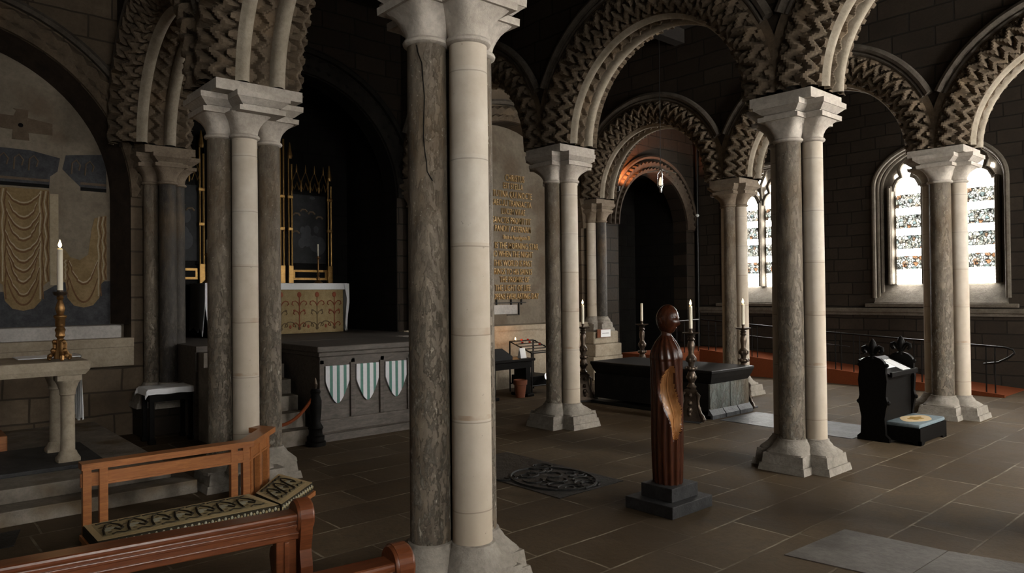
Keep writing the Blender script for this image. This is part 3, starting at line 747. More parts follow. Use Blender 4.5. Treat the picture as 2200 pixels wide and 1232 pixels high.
# ---------------------------------------------------------------- altar recess: platform, stone tomb front with shields, stairs
m = MB(); m.box(0.32, 4.28, 6.30, 9.35, 0, 1.20); m.box(0.32, 4.28, 6.26, 9.35, 1.20, 1.28)
struct(m.build('trim_5', 'tomb_wood', smooth=False), 'dark raised floor of the altar recess')
t = thing('chest_tomb', (2.42, 4.93, 0), 'grey weathered chest tomb with striped shields in front of the altar', 'tomb')
m = MB(); m.box(-0.95, 0.95, 0.03, 1.36, 0.0, 1.14); m.box(-0.97, 0.97, 0.0, 1.36, 0.0, 0.10); m.box(-0.96, 0.96, 0.01, 1.36, 0.10, 0.30, bev=0.03)
for i in range(5):
    x = -0.92+i*0.46; m.box(x-0.035, x+0.035, 0.0, 0.05, 0.30, 1.10, bev=0.008)
m.box(-0.95, 0.95, 0.0, 0.05, 1.04, 1.14)
m.build('tomb_chest', 'tomb_wood', t, smooth=False)
m = MB(); m.box(-0.99, 0.99, -0.05, 1.33, 1.14, 1.20, bev=0.012); m.box(-1.02, 1.02, -0.08, 1.33, 1.20, 1.28, bev=0.015)
m.build('tomb_slab', 'tomb_wood', t, smooth=False)
def shield_edge(u):        # lower edge of a shield of half width 0.175
    a = abs(u)/0.175
    return 0.50+0.30*(1-(1-a**1.7)) if a < 1 else 0.80
for i in range(4):
    xc = -0.69+i*0.46; m = MB()
    N = 24
    for k in range(N):
        u0, u1 = -0.175+0.35*k/N, -0.175+0.35*(k+1)/N
        b0, b1 = shield_edge(u0), shield_edge(u1)
        mi = 0 if (k*7//N) % 2 == 0 else 1
        vs = [(xc+u, y, z) for y in (0.0, 0.03) for u, z in ((u0, b0), (u1, b1), (u1, 1.01), (u0, 1.01))]
        m.add(vs, [(0, 1, 2, 3), (0, 4, 5, 1), (3, 2, 6, 7), (4, 7, 6, 5), (0, 3, 7, 4), (1, 5, 6, 2)], mi)
    o = m.build('shield', ['white', 'green'], t, smooth=False)
m = MB()
for k in range(6): m.box(0.36, 1.385, 4.98+0.22*k, 6.30, 0.2*k, 0.2*(k+1)-0.002)
s = m.build('stone_stairs', 'step', smooth=False); tag(s, 'worn grey stone steps climbing beside the shielded tomb to the altar', 'stairs')
# barrier posts and rope
def newel(loc, label):
    t = thing('barrier_post', loc, label, 'post', 'barrier posts of the altar stairs')
    m = MB(); m.lathe([(0.13, 0), (0.13, 0.05), (0.11, 0.06), (0.115, 0.12), (0.09, 0.14), (0.085, 0.2), (0.10, 0.23), (0.06, 0.30), (0.075, 0.45), (0.08, 0.58), (0.055, 0.66), (0.07, 0.70), (0.05, 0.74)], seg=20)
    m.build('turned_post', 'black_oak', t)
    m = MB(); m.lathe([(0.02, 0.74), (0.025, 0.78), (0.03, 0.80), (0.018, 0.84), (0.008, 0.88)], seg=12); m.build('finial', 'bronze', t)
newel((1.36, 4.84, 0), 'black turned post at the foot of the stairs, beside the shields')
newel((0.40, 4.84, 0), 'black turned post hidden behind the column by the altar rail')
m = MB(); m.tube([(lerp(1.36, 0.40, i/14), 4.84, 0.68-0.36*(1-(2*i/14-1)**2)) for i in range(15)], 0.022, 8)
m.build('barrier_rope', 'carpet')['label'] = 'red rope sagging from the black turned post across the stairs'
bpy.data.objects['barrier_rope']['category'] = 'rope'

# main altar
t = thing('altar_table', (2.365, 8.2, 1.28), 'high altar with gold patterned front in the dark recess', 'altar')
m = MB(); m.box(-1.22, 1.22, 0.02, 0.8, 0, 0.86); m.build('altar_body', 'black_oak', t, smooth=False)
m = MB(); m.box(-1.20, 1.20, 0.0, 0.02, 0.01, 0.80)
def curl(m, x, z, s, mi, r=0.009):
    for d in (-1, 1):
        m.tube([(x+d*s*a, -0.004, z+s*b) for a, b in ((0, 0), (0.10, 0.20), (0.25, 0.30), (0.42, 0.26), (0.46, 0.10), (0.36, 0.04))], r, 5, mi)
for i in range(7):
    x = -1.02+i*0.34; mi = 1 if i % 2 == 0 else 2
    m.tube([(x, -0.004, 0.08), (x, -0.004, 0.66)], 0.008, 5, mi)
    m.ball((x, 0, 0.70), 0.05, 1, 0.8, 0.15, 1.0); m.ball((x, 0, 0.10), 0.035, 2, 0.9, 0.15, 1.0)
    for z, s in ((0.50, 0.30), (0.34, 0.24), (0.12, 0.26)): curl(m, x, z, s, 1 if z > 0.4 else mi)
    for d in (-1, 1): m.ball((x+d*0.09, 0, 0.42), 0.025, mi, 1, 0.15, 0.7)
for i in range(6):
    x = -0.85+i*0.34
    m.tube([(x+0.10*math.cos(PI*k/8), -0.004, 0.12+0.10*math.sin(PI*k/8)) for k in range(9)], 0.009, 5, 2); m.ball((x, 0, 0.13), 0.028, 1, 0.8, 0.15, 1.2)
m.build('altar_frontal', ['damask', 'motif_red', 'motif_green'], t)
# cloth: top, narrow front drop and long ends
m = MB()
m.box(-1.29, 1.29, -0.03, 0.82, 0.86, 0.905, bev=0.012); m.box(-1.29, 1.29, -0.035, -0.02, 0.79, 0.90, bev=0.006)
for s in (-1, 1):
    out = [(-0.03, 0.90), (0.78, 0.90), (0.74, 0.10), (0.60, 0.16), (0.42, 0.08), (0.25, 0.18), (0.10, 0.02)]
    m.prism(out, lambda u, v, d: (d+s*0.02*math.sin(9*u+5*v), u, v), s*1.275, s*1.29)
    m.prism([(s*1.20, 0.90), (s*1.30, 0.90), (s*1.305, 0.55), (s*1.27, 0.30), (s*1.25, 0.02), (s*1.22, 0.16), (s*1.235, 0.40), (s*1.255, 0.62)], lambda u, v, d: (u, d, v), -0.05, -0.03)
m.build('altar_cloth', 'linen', t, smooth=False)
tag(bpy.data.objects['altar_cloth'], 'white linen cloth with long hanging ends')

# reredos: three gilt framed dark panels
t = thing('reredos', (2.05, 8.9, 1.28), 'gilded reredos with dark painted panels above the high altar', 'altarpiece')
m = MB(); m.box(-1.62, 1.62, 0.02, 0.14, 0.88, 1.22); m.box(-1.62, 1.62, 0.06, 0.14, 1.22, 3.0); m.box(-0.72, 0.72, 0.05, 0.15, 1.22, 3.55); m.build('back_board', 'black_oak', t, smooth=False)
m = MB()
for x0, x1 in ((-1.55, -0.86), (-0.55, 0.55), (0.86, 1.55)): m.box(x0, x1, -0.005, 0.02, 0.98, 1.17)
m.build('predella_panel', 'gilt', t, smooth=False)
m = MB()
for x0, x1 in ((-1.50, -0.90), (-0.50, 0.50), (0.90, 1.50)): m.box(x0, x1, -0.012, -0.004, 1.02, 1.13)
m.build('predella_inset', 'black_oak', t, smooth=False)
for xc, w, h in ((-1.19, 0.36, 2.85), (0, 0.52, 3.35), (1.19, 0.36, 2.85)):
    m = MB(); m.box(xc-w, xc+w, 0.03, 0.055, 1.30, h-0.25)
    rr = random.Random(int(xc*10)+5)
    for k in range(9):
        m.ball((xc+rr.uniform(-0.7, 0.7)*w, 0.03, 1.45+rr.uniform(0, 0.75)), rr.uniform(0.05, 0.13), 2, 1, 0.03, 1.4)
    for k, (dx, dz) in enumerate(((-0.24, 0.92), (-0.10, 1.00), (0.06, 0.96), (0.22, 0.88), (-0.26, 0.58))):
        m.tube([(xc+dx-0.07, 0.026, 1.30+dz-0.02), (xc+dx-0.03, 0.026, 1.30+dz+0.02), (xc+dx+0.03, 0.026, 1.30+dz+0.02), (xc+dx+0.07, 0.026, 1.30+dz-0.02)], 0.018, 6, 1)
    m.ball((xc+0.08, 0.03, 2.55), 0.06, 2, 1, 0.05, 0.5)
    m.build('painted_panel', ['painting', 'paint_flesh', 'paint_blue'], t)
for x, h in ((-1.60, 2.9), (-0.80, 3.25), (-0.64, 3.7), (0.64, 3.7), (0.80, 3.25), (1.60, 2.9)):
    m = MB(); m.box(x-0.05, x+0.05, -0.06, 0.02, 0.90, 1.25, bev=0.01)
    m.tube([(x-0.03, -0.03, 1.25), (x-0.03, -0.03, h)], 0.016, 8); m.tube([(x+0.035, -0.02, 1.25), (x+0.035, -0.02, h-0.1)], 0.02, 8)
    m.box(x-0.05, x+0.05, -0.05, 0.02, 1.9, 1.96, bev=0.01); m.box(x-0.055, x+0.055, -0.05, 0.02, 2.5, 2.56, bev=0.01)
    m.lathe([(0.04, h), (0.05, h+0.05), (0.01, h+0.30)], (x, -0.02, 0), 8); m.build('gilt_buttress', 'gilt', t, smooth=False)
for xc, w, h in ((-1.19, 0.36, 2.70), (0, 0.52, 3.1), (1.19, 0.36, 2.70)):
    m = MB(); n = 4
    for k in range(n):
        x = xc-w+2*w*(k+0.5)/n; d = w/n
        m.tube([(x-d, -0.03, h+0.08), (x-d*0.5, -0.05, h-0.02), (x, -0.06, h+0.12), (x+d*0.5, -0.05, h-0.02), (x+d, -0.03, h+0.08)], 0.014, 6)
        m.tube([(x-d, -0.03, h+0.10), (x, -0.05, h+0.34), (x+d, -0.03, h+0.10)], 0.012, 6)
        m.lathe([(0.012, h-0.06), (0.018, h-0.02), (0.014, h+0.14), (0.004, h+0.16)], (x-d, -0.05, 0), 8); m.lathe([(0.012, h+0.3), (0.016, h+0.36), (0.003, h+0.46)], (x, -0.05, 0), 8)
    m.build('gilt_canopy', 'gilt', t)

# ---------------------------------------------------------------- candles and candlesticks
def candle(x, y, z, h, r, label, lit=True, group=None):
    t = thing('candle', (x, y, z), label, 'candle', group)
    m = MB(); m.lathe([(r*1.02, 0), (r, h*0.5), (r*0.97, h-0.008), (r*0.7, h), (r*0.35, h-0.006), (0.002, h-0.006)], seg=16); m.build('wax_body', 'wax', t)
    m = MB(); m.tube([(0, 0, h-0.008), (0.001, 0, h+0.018)], 0.0025, 6); m.build('wick', 'iron', t)
    if lit:
        m = MB(); k = r*0.62/0.012
        m.lathe([(0.002, h+0.008), (0.0085*k, h+0.02), (0.012*k, h+0.034), (0.0095*k, h+0.052), (0.005*k, h+0.07), (0.001, h+0.09)], seg=12)
        m.build('flame', 'flame', t)
        l = bpy.data.lights.new('flame_glow', 'POINT'); l.energy = 1.3; l.color = (1.0, 0.55, 0.22); l.shadow_soft_size = 0.03
        o = bpy.data.objects.new('flame_glow', l); COL.objects.link(o); o.parent = t; o.location = (0, 0, h+0.11)
    return t
def floor_candlestick(x, y, label, rz=0.0):
    t = thing('floor_candlestick', (x, y, 0), label, 'candlestick', 'baroque candlesticks round the black tomb', rz)
    m = MB()
    # three sided base with scrolled feet
    def tri(R, z, tw=0.0):
        return [(R*f*math.cos(a+tw), R*f*math.sin(a+tw), z) for a, f in [(2*PI*k/12, (1.0 if k % 4 == 0 else (0.56 if k % 4 == 2 else 0.66))) for k in range(12)]]
    lv = [(0.225, 0.02), (0.225, 0.05), (0.20, 0.08), (0.17, 0.13), (0.13, 0.22), (0.105, 0.32), (0.10, 0.40), (0.115, 0.44), (0.12, 0.47), (0.07, 0.50)]
    vs = []
    for R, z in lv: vs += tri(R, z)
    n = len(lv); fs = [(i*12+k, i*12+(k+1) % 12, (i+1)*12+(k+1) % 12, (i+1)*12+k) for i in range(n-1) for k in range(12)]
    fs += [tuple(range(12))[::-1], tuple((n-1)*12+k for k in range(12))]
    m.add(vs, fs)
    for k in range(3):
        a = 2*PI*k/3; c, s = math.cos(a), math.sin(a)
        m.tube([(c*q, s*q, z) for q, z in ((0.10, 0.44), (0.15, 0.40), (0.135, 0.32), (0.15, 0.22), (0.19, 0.13), (0.225, 0.10), (0.245, 0.06), (0.225, 0.03))], [0.02, 0.028, 0.022, 0.02, 0.024, 0.03, 0.034, 0.028], 8)
        a2 = a+PI/3; c, s = math.cos(a2), math.sin(a2)
        for q, z, r in ((0.075, 0.40, 0.03), (0.085, 0.28, 0.035), (0.10, 0.18, 0.04), (0.115, 0.12, 0.03)): m.ball((c*q, s*q, z), r, 0, 1, 1, 1.2, 8)
    m.build('tripod_base', 'bronze', t)
    m = MB(); m.box(-0.17, 0.17, -0.17, 0.17, 0, 0.022, bev=0.006); m.build('foot_slab', 'slate', t, smooth=False)
    m = MB()
    m.lathe([(0.06, 0.49), (0.075, 0.52), (0.05, 0.55), (0.04, 0.58), (0.06, 0.62), (0.075, 0.67), (0.06, 0.72), (0.045, 0.75), (0.085, 0.79), (0.08, 0.81), (0.04, 0.83), (0.045, 0.87), (0.072, 0.92), (0.075, 0.96), (0.045, 1.0), (0.04, 1.04), (0.055, 1.12), (0.05, 1.18), (0.036, 1.21), (0.055, 1.235), (0.04, 1.26), (0.056, 1.285), (0.03, 1.30)], seg=20)
    for k in range(6):
        a = 2*PI*k/6
        for q, z, r in ((0.062, 0.93, 0.024), (0.078, 0.80, 0.018), (0.062, 0.66, 0.022)): m.ball((q*math.cos(a), q*math.sin(a), z), r, 0, 1, 1, 1.5, 8)
    m.build('stem', 'bronze', t)
    m = MB(); m.lathe([(0.03, 1.30), (0.09, 1.318), (0.125, 1.33), (0.128, 1.342), (0.10, 1.338), (0.03, 1.335), (0.02, 1.36), (0.026, 1.38), (0.026, 1.40), (0.01, 1.40)], seg=24); m.build('drip_pan', 'bronze', t)
    return t
CS = [(6.31, 2.47, 'baroque floor candlestick in front of the tomb, nearest the wooden statue', True, 'lit candle on the candlestick right beside the statue head', 0.3),
      (6.70, 5.06, 'baroque floor candlestick standing right against the column left of the tomb', True, 'lit candle next to the column left of the tomb', 1.0),
      (8.30, 4.98, 'dark candlestick behind the tomb carrying the unlit candle', False, 'unlit cream candle behind the black tomb', 0.6),
      (8.0, 2.60, 'candlestick behind the pale end of the tomb, before the window column', True, 'lit candle in front of the column near the window', 0.1)]
for x, y, l1, lit, l2, rz in CS:
    floor_candlestick(x, y, l1, rz); candle(x, y, 1.4, 0.345, 0.026, l2, lit, 'candles round the tomb')
# small candlesticks on the high altar
for x, lb, lc in ((3.13, 'thin brass candlestick on the right part of the high altar', 'slim unlit candle on the right part of the high altar'), (0.98, 'thin brass candlestick at the left end of the high altar', 'slim unlit candle at the left end of the high altar')):
    if x < 1.2: x = 1.16
    t = thing('altar_candlestick', (x, 8.32, 2.185), lb, 'candlestick', 'high altar candlesticks')
    m = MB(); m.lathe([(0.075, 0), (0.08, 0.015), (0.06, 0.03), (0.03, 0.06), (0.035, 0.10), (0.018, 0.13), (0.03, 0.17), (0.014, 0.20), (0.016, 0.30), (0.012, 0.42), (0.02, 0.44), (0.01, 0.46)], seg=16); m.build('stem', 'brass', t)
    m = MB(); m.lathe([(0.01, 0.455), (0.045, 0.465), (0.047, 0.472), (0.02, 0.472), (0.014, 0.50), (0.004, 0.50)], seg=16); m.build('drip_pan', 'brass', t)
    candle(x, 8.32, 2.685, 0.22, 0.012, lc, False, 'high altar candles')

# ---------------------------------------------------------------- black tomb with greenish end
t = thing('table_tomb', (7.22, 3.56, 0), 'low black topped tomb with pale green end between the candlesticks', 'tomb')
m = MB(); m.box(-0.55, 0.52, -1.16, 1.20, 0.10, 0.53)
m.box(-0.60, 0.55, -1.21, 1.24, 0.0, 0.05)
m.build('tomb_side', 'black_marble', t, smooth=False)
m = MB()
for x0, x1 in ((-0.57, -0.02), (0.0, 0.54)):
    m.box(x0, x1, -1.19, -1.155, 0.12, 0.53, bev=0.006)
m.build('tomb_end_panel', 'green_marble', t, smooth=False)
m = MB()
for x0, x1 in ((-0.60, -0.24), (-0.22, 0.16), (0.18, 0.56)):
    v = [(x0, -1.25, 0), (x1, -1.25, 0), (x1, -1.15, 0), (x0, -1.15, 0), (x0, -1.25, 0.06), (x1, -1.25, 0.06), (x1, -1.18, 0.15), (x0, -1.18, 0.15)]
    m.add(v, [(0, 3, 2, 1), (4, 5, 6, 7), (0, 1, 5, 4), (1, 2, 6, 5), (2, 3, 7, 6), (3, 0, 4, 7)])
m.build('tomb_plinth', 'blue_slab', t, smooth=False)
m = MB()
a, b2 = cross(1, 1), None
def rectloft(m, L, mi=0):
    vs = []
    for x, y, z in L: vs += [(-x, -y, z), (x, -y, z), (x, y, z), (-x, y, z)]
    n = len(L); fs = [(i*4+k, i*4+(k+1) % 4, (i+1)*4+(k+1) % 4, (i+1)*4+k) for i in range(n-1) for k in range(4)]
    m.add(vs, fs+[(3, 2, 1, 0), tuple((n-1)*4+k for k in range(4))], mi)
rectloft(m, [(0.53, 1.17, 0.52), (0.55, 1.19, 0.56), (0.58, 1.22, 0.62), (0.60, 1.24, 0.68), (0.61, 1.25, 0.70), (0.61, 1.25, 0.73), (0.60, 1.24, 0.74)])
m.build('tomb_top', 'black_marble', t, smooth=False)

# ---------------------------------------------------------------- carved statue
t = thing('wooden_statue', (2.47, 0.08, 0), 'tall dark wooden statue of a robed woman with a hollowed front on a slate base', 'statue')
m = MB(); m.box(-0.30, 0.30, -0.27, 0.25, 0, 0.105, bev=0.006); m.box(-0.19, 0.20, -0.185, 0.155, 0.105, 0.225, bev=0.005)
m.build('stepped_base', 'slate', t, smooth=False)
NA, NZ = 120, 150
def robe():
    m = MB(); vs = []; mats = []
    phi0 = math.atan2(-0.93, -0.36)          # the side that faces the west windows
    for i in range(NZ+1):
        f = i/NZ; z = 0.222+1.335*f
        if f < 0.84: R = lerp(0.130, 0.144, math.sin(PI*f/1.6)); R += 0.004*math.sin(7*f)
        else:
            g = (f-0.84)/0.16; R = lerp(0.146, 0.052, g**1.9)
        for k in range(NA):
            a = 2*PI*k/NA; d = (a-phi0+PI) % (2*PI)-PI
            r = R*(1.0+0.06*math.cos(2*(a-phi0)))
            # folds: vertical below, sweeping diagonally over the chest
            bend = 0.0 if f < 0.62 else (f-0.62)*5.0
            g = math.sin(15*d+0.8*math.sin(3.2*z)+bend*3.0*(1 if d > -2 else -1))
            amp = 0.0075 if f < 0.9 else 0.0075*(1-f)/0.1
            r += amp*(abs(g)**0.7*(1 if g > 0 else -1))
            # the long S-shaped hollow
            mi = 0
            if 0.30 < f < 0.80:
                q = (f-0.30)/0.50
                cen = -0.22+0.36*math.sin(2*PI*(q*0.95+0.06)); w = 0.62*math.sin(PI*min(1, max(0, q)))**0.55
                e = (d-cen)/max(w, 1e-3)
                if abs(e) < 1:
                    r = lerp(r, R*0.985, min(1, (1-abs(e))*4)) - 0.050*(1-e*e)**0.8*min(1, w/0.3)
                    r += 0.007*max(0, 1-abs(e-0.1)/0.12)
                    mi = 1 if abs(e) < 0.93 else 0
            vs.append((r*math.cos(a), r*math.sin(a), z)); mats.append(mi)
    fs = []; ms = []
    for i in range(NZ):
        for k in range(NA):
            k2 = (k+1) % NA; fs.append((i*NA+k, i*NA+k2, (i+1)*NA+k2, (i+1)*NA+k)); ms.append(mats[i*NA+k])
    m.add(vs, fs); m.m = ms
    m.add([vs[k] for k in range(NA)], [tuple(range(NA))[::-1]]); m.add([vs[NZ*NA+k] for k in range(NA)], [tuple(range(NA))])
    return m
robe().build('robe', ['statue', 'statue_pale'], t)
def head():
    """face looks along local -Y"""
    m = MB(); vs = []; nu, nv = 56, 44
    for i in range(nv+1):
        th = PI*i/nv; z = -math.cos(th)
        for k in range(nu):
            a = 2*PI*k/nu; x, y = math.sin(th)*math.cos(a), math.sin(th)*math.sin(a)
            X, Y, Z = x*0.088, y*0.106, z*0.138
            if Z < 0: X *= 1-0.28*(-z)**1.3; Y *= 1-0.10*(-z)
            f = max(0, -y)
            def g(cx, cz, sx, sz): return math.exp(-((X-cx)/sx)**2-((Z-cz)/sz)**2)*(1 if y < 0 else 0)
            Y -= 0.026*g(0, -0.028, 0.011, 0.020) + 0.014*g(0, 0.0, 0.008, 0.026)            # nose
            Y -= 0.008*g(0.028, 0.026, 0.02, 0.008)+0.008*g(-0.028, 0.026, 0.02, 0.008)        # brow
            Y += 0.014*g(0.029, 0.006, 0.015, 0.010)+0.014*g(-0.029, 0.006, 0.015, 0.010)      # eye sockets
            Y -= 0.008*g(0.029, 0.002, 0.010, 0.005)+0.008*g(-0.029, 0.002, 0.010, 0.005)      # lids
            Y -= 0.010*g(0, -0.066, 0.020, 0.006)+0.009*g(0, -0.078, 0.016, 0.006)             # lips
            Y += 0.006*g(0, -0.072, 0.020, 0.003)
            Y -= 0.010*g(0, -0.105, 0.020, 0.016)                                             # chin
            Y -= 0.006*(g(0.042, -0.03, 0.02, 0.025)+g(-0.042, -0.03, 0.02, 0.025))            # cheeks
            vs.append((X, Y, Z))
    fs = [(i*nu+k, i*nu+(k+1) % nu, (i+1)*nu+(k+1) % nu, (i+1)*nu+k) for i in range(nv) for k in range(nu)]
    m.add(vs, fs)
    for s in (-1, 1):
        m.tube([(s*0.076, 0.012, -0.035), (s*0.086, 0.022, -0.015), (s*0.088, 0.026, 0.012), (s*0.080, 0.012, 0.024), (s*0.076, 0.004, 0.008)], 0.008, 6)
    return m
hd = head().build('head', 'statue', t, loc=(0.005, -0.015, 1.70)); hd.rotation_euler = (0.10, 0, 0.15)
m = MB(); m.lathe([(0.075, 1.49), (0.052, 1.53), (0.046, 1.58), (0.048, 1.64)], (0.005, 0.0, 0), 24); m.build('neck', 'statue', t)

# ---------------------------------------------------------------- prayer desk
t = thing('prayer_desk', (7.22, 0.0, 0), 'black carved prayer desk with fleur-de-lis ends and attached kneeler', 'prayer desk')
def desk_side():
    h = [(0.20, 0.0), (0.20, 0.05), (0.155, 0.09), (0.145, 0.30), (0.165, 0.42), (0.185, 0.50), (0.165, 0.58), (0.17, 0.66), (0.18, 0.78), (0.165, 0.90), (0.17, 0.98), (0.145, 1.03), (0.10, 1.07), (0.05, 1.09)]
    return [(-a, b) for a, b in h]+[(a, b) for a, b in h[::-1]]
for s in (-1, 1):
    x = s*0.465; m = MB()
    m.prism(desk_side(), lambda u, v, d: (d, u, v), x-0.03, x+0.03)
    for y, z in ((-0.185, 0.50), (0.185, 0.50), (-0.17, 0.98), (0.17, 0.98)): m.ball((x, y, z), 0.028, 0, 1.1, 1, 1, 8)
    m.build('carved_end', 'black_oak', t, smooth=False)
    m = MB(); m.lathe([(0.045, 1.06), (0.03, 1.10), (0.04, 1.12), (0.028, 1.14), (0.045, 1.19), (0.052, 1.23), (0.035, 1.28), (0.006, 1.32)], (x, 0, 0), 12)
    for d in (-1, 1):
        m.tube([(x, d*q, z) for q, z in ((0.02, 1.12), (0.05, 1.18), (0.085, 1.215), (0.115, 1.20), (0.12, 1.165), (0.10, 1.14), (0.08, 1.15))], [0.022, 0.026, 0.028, 0.028, 0.026, 0.024, 0.016], 8)
    m.build('fleur_finial', 'black_oak', t)
m = MB(); m.box(-0.44, 0.44, -0.13, -0.10, 0.05, 0.83); m.box(-0.44, 0.44, -0.14, -0.09, 0.78, 0.83, bev=0.008); m.build('front_panel', 'black_oak', t, smooth=False)
m = MB(); m.prism([(-0.20, 0.83), (-0.20, 0.865), (0.20, 1.04), (0.20, 1.005)], lambda u, v, d: (d, u, v), -0.435, 0.435); m.box(-0.435, 0.435, -0.225, -0.195, 0.83, 0.895, bev=0.006)
m.build('sloping_top', 'black_oak', t, smooth=False)
m = MB(); m.box(-0.42, 0.50, -0.54, -0.10, 0.06, 0.21); m.prism([(-0.54, 0), (-0.54, 0.06), (-0.10, 0.06), (-0.10, 0), (-0.16, 0), (-0.19, 0.035), (-0.45, 0.035), (-0.48, 0)], lambda u, v, d: (d, u, v), -0.42, -0.38)
m.prism([(-0.54, 0), (-0.54, 0.06), (-0.10, 0.06), (-0.10, 0), (-0.16, 0), (-0.19, 0.035), (-0.45, 0.035), (-0.48, 0)], lambda u, v, d: (d, u, v), 0.46, 0.50)
m.prism([(-0.42, 0), (-0.42, 0.06), (0.50, 0.06), (0.50, 0), (0.38, 0), (0.34, 0.035), (-0.26, 0.035), (-0.30, 0)], lambda u, v, d: (u, d, v), -0.54, -0.51)
m.build('kneeler_box', 'black_oak', t, smooth=False)
t = thing('kneeler_cushion', (7.26, -0.325, 0.211), 'blue grey needlework cushion with cream and gold emblem on the prayer desk kneeler', 'cushion')
m = MB(); m.box(-0.45, 0.45, -0.205, 0.205, 0, 0.055, bev=0.022); m.build('cushion_pad', 'cushion_blue', t)
m = MB(); n = 28
m.prism([(0.30*math.cos(2*PI*k/n)*(1+0.06*math.cos(8*PI*k/n)), 0.165*math.sin(2*PI*k/n)*(1+0.06*math.cos(8*PI*k/n))) for k in range(n)], flat, 0.052, 0.058, 0)
m.prism([(0.14*math.cos(2*PI*k/n)*(1+0.2*math.cos(10*PI*k/n)), 0.075*math.sin(2*PI*k/n)*(1+0.2*math.cos(10*PI*k/n))) for k in range(n)], flat, 0.057, 0.061, 1)
m.build('emblem', ['cushion_cream', 'cushion_gold'], t, smooth=False)
def sheet(nm, x0, x1, s0, s1, off, label, cat, tilt=0.0):
    m = MB(); sl = 0.175/0.40
    def P(x, s, d): y = -0.20+0.40*s; return (x, y, 0.865+0.175*s+d)
    nn = 8; vs = []
    for i in range(nn+1):
        x = lerp(x0, x1, i/nn); b = 0.010*abs(math.sin(PI*i/nn*2))
        vs += [P(x, s0, off+b), P(x, s1, off+b), P(x, s0, off-0.003), P(x, s1, off-0.003)]
    fs = []
    for i in range(nn):
        a = i*4; fs += [(a, a+4, a+5, a+1), (a+2, a+3, a+7, a+6), (a, a+2, a+6, a+4), (a+1, a+5, a+7, a+3)]
    fs += [(0, 1, 3, 2), (nn*4, nn*4+2, nn*4+3, nn*4+1)]
    m.add(vs, fs); o = m.build(nm, 'paper', loc=(7.22, 0, 0)); return tag(o, label, cat)
sheet('open_book', -0.36, 0.06, 0.30, 0.98, 0.008, 'open white book shining on the sloping prayer desk top', 'book')
sheet('paper_sheet', 0.08, 0.34, 0.08, 0.72, 0.006, 'white paper sheet beside the open book on the prayer desk', 'paper')

# ---------------------------------------------------------------- floor slabs
def slab(nm, mat, pts, label, h=0.006, relief=False):
    m = MB(); m.prism(pts, flat, 0.0005, h)
    o = m.build(nm, mat, smooth=False); return tag(o, label, 'floor slab')
s = slab('ledger_stone', 'black_slab', [(1.93, 0.93), (2.86, 0.93), (2.88, 2.80), (1.93, 2.80)], 'black carved slab in the floor between the nearest column and the statue')
m = MB(); rr = random.Random(3)
for k in range(26):
    cx, cy = 2.4+rr.uniform(-0.36, 0.36), 1.5+rr.uniform(-0.45, 0.5); a = rr.uniform(0, 6.28); q = rr.uniform(0.06, 0.17)
    m.tube([(cx+q*math.cos(a+b)*(1-0.5*b/5), cy+q*math.sin(a+b)*(1-0.5*b/5), 0.006) for b in [j*0.5 for j in range(9)]], 0.011, 6)
m.tube([(2.4+0.40*math.cos(2*PI*k/40), 1.5+0.5*math.sin(2*PI*k/40), 0.006) for k in range(41)], 0.015, 6)
o = m.build('carved_relief', 'black_slab', s)
slab('ledger_stone', 'pale_slab', [(2.09, -1.24), (2.98, -1.29), (3.04, -2.02), (2.20, -2.00)], 'pale worn slab in the floor at the lower right corner')
slab('ledger_stone', 'pale_slab', [(2.20, -2.008), (3.04, -2.028), (3.25, -2.9), (2.3, -2.9)], 'pale slab beyond the crack, cut by the right edge at the bottom')
slab('ledger_stone', 'blue_slab', [(6.66, 0.24), (7.72, 0.24), (7.72, 2.22), (6.66, 2.22)], 'blue grey slab in the floor between the tomb and the prayer desk')
slab('floor_patch', 'black_slab', [(-2.55, 2.95), (-2.12, 2.95), (-2.02, 3.4), (-2.62, 3.4)], 'small dark slab in the floor at the lower left edge')

# ---------------------------------------------------------------- wall painting in the left recess
YP = YE+0.42
def ribbon(m, pts, w, y, mi=0, th=0.004):
    n = len(pts); L = []; R = []
    for i in range(n):
        a, b = pts[max(i-1, 0)], pts[min(i+1, n-1)]
        dx, dz = b[0]-a[0], b[1]-a[1]; l = math.hypot(dx, dz) or 1
        ww = (w[i] if isinstance(w, (list, tuple)) else w*(0.35+0.65*math.sin(PI*(i+0.6)/(n+0.2))))/2
        L.append((pts[i][0]-dz/l*ww, pts[i][1]+dx/l*ww)); R.append((pts[i][0]+dz/l*ww, pts[i][1]-dx/l*ww))
    vs = [(x, y, z) for x, z in L]+[(x, y, z) for x, z in R]+[(x, y+th, z) for x, z in L]+[(x, y+th, z) for x, z in R]
    fs = []
    for i in range(n-1):
        fs += [(i, i+1, n+i+1, n+i), (i, 2*n+i, 2*n+i+1, i+1), (n+i, n+i+1, 3*n+i+1, 3*n+i)]
    fs += [(0, n, 3*n, 2*n), (n-1, 3*n-1, 4*n-1, 2*n-1)]
    m.add(vs, fs, mi)
t = thing('wall_painting', (0, 0, 0), 'faded medieval wall painting of hanging ochre curtains and a brown cross', 'painting')
def yflat(u, v, d): return (u, d, v)
m = MB()
xc, zc = -1.46, 4.33
m.prism([(xc-.05, zc+.20), (xc-.09, zc+.22), (xc+.09, zc+.22), (xc+.08, zc+.11), (xc+.37, zc+.07), (xc+.37, zc-.09), (xc+.09, zc-.09), (xc+.10, zc-.20), (xc-.10, zc-.20), (xc-.09, zc-.07), (xc-.37, zc-.05), (xc-.37, zc+.12), (xc-.08, zc+.12)], yflat, YP-0.012, YP)
m.ball((xc, YP-0.012, zc), 0.03, 1, 1, 0.3, 1)
m.build('painted_cross', ['fresco_cross', 'black_oak'], t, smooth=False)
m = MB()
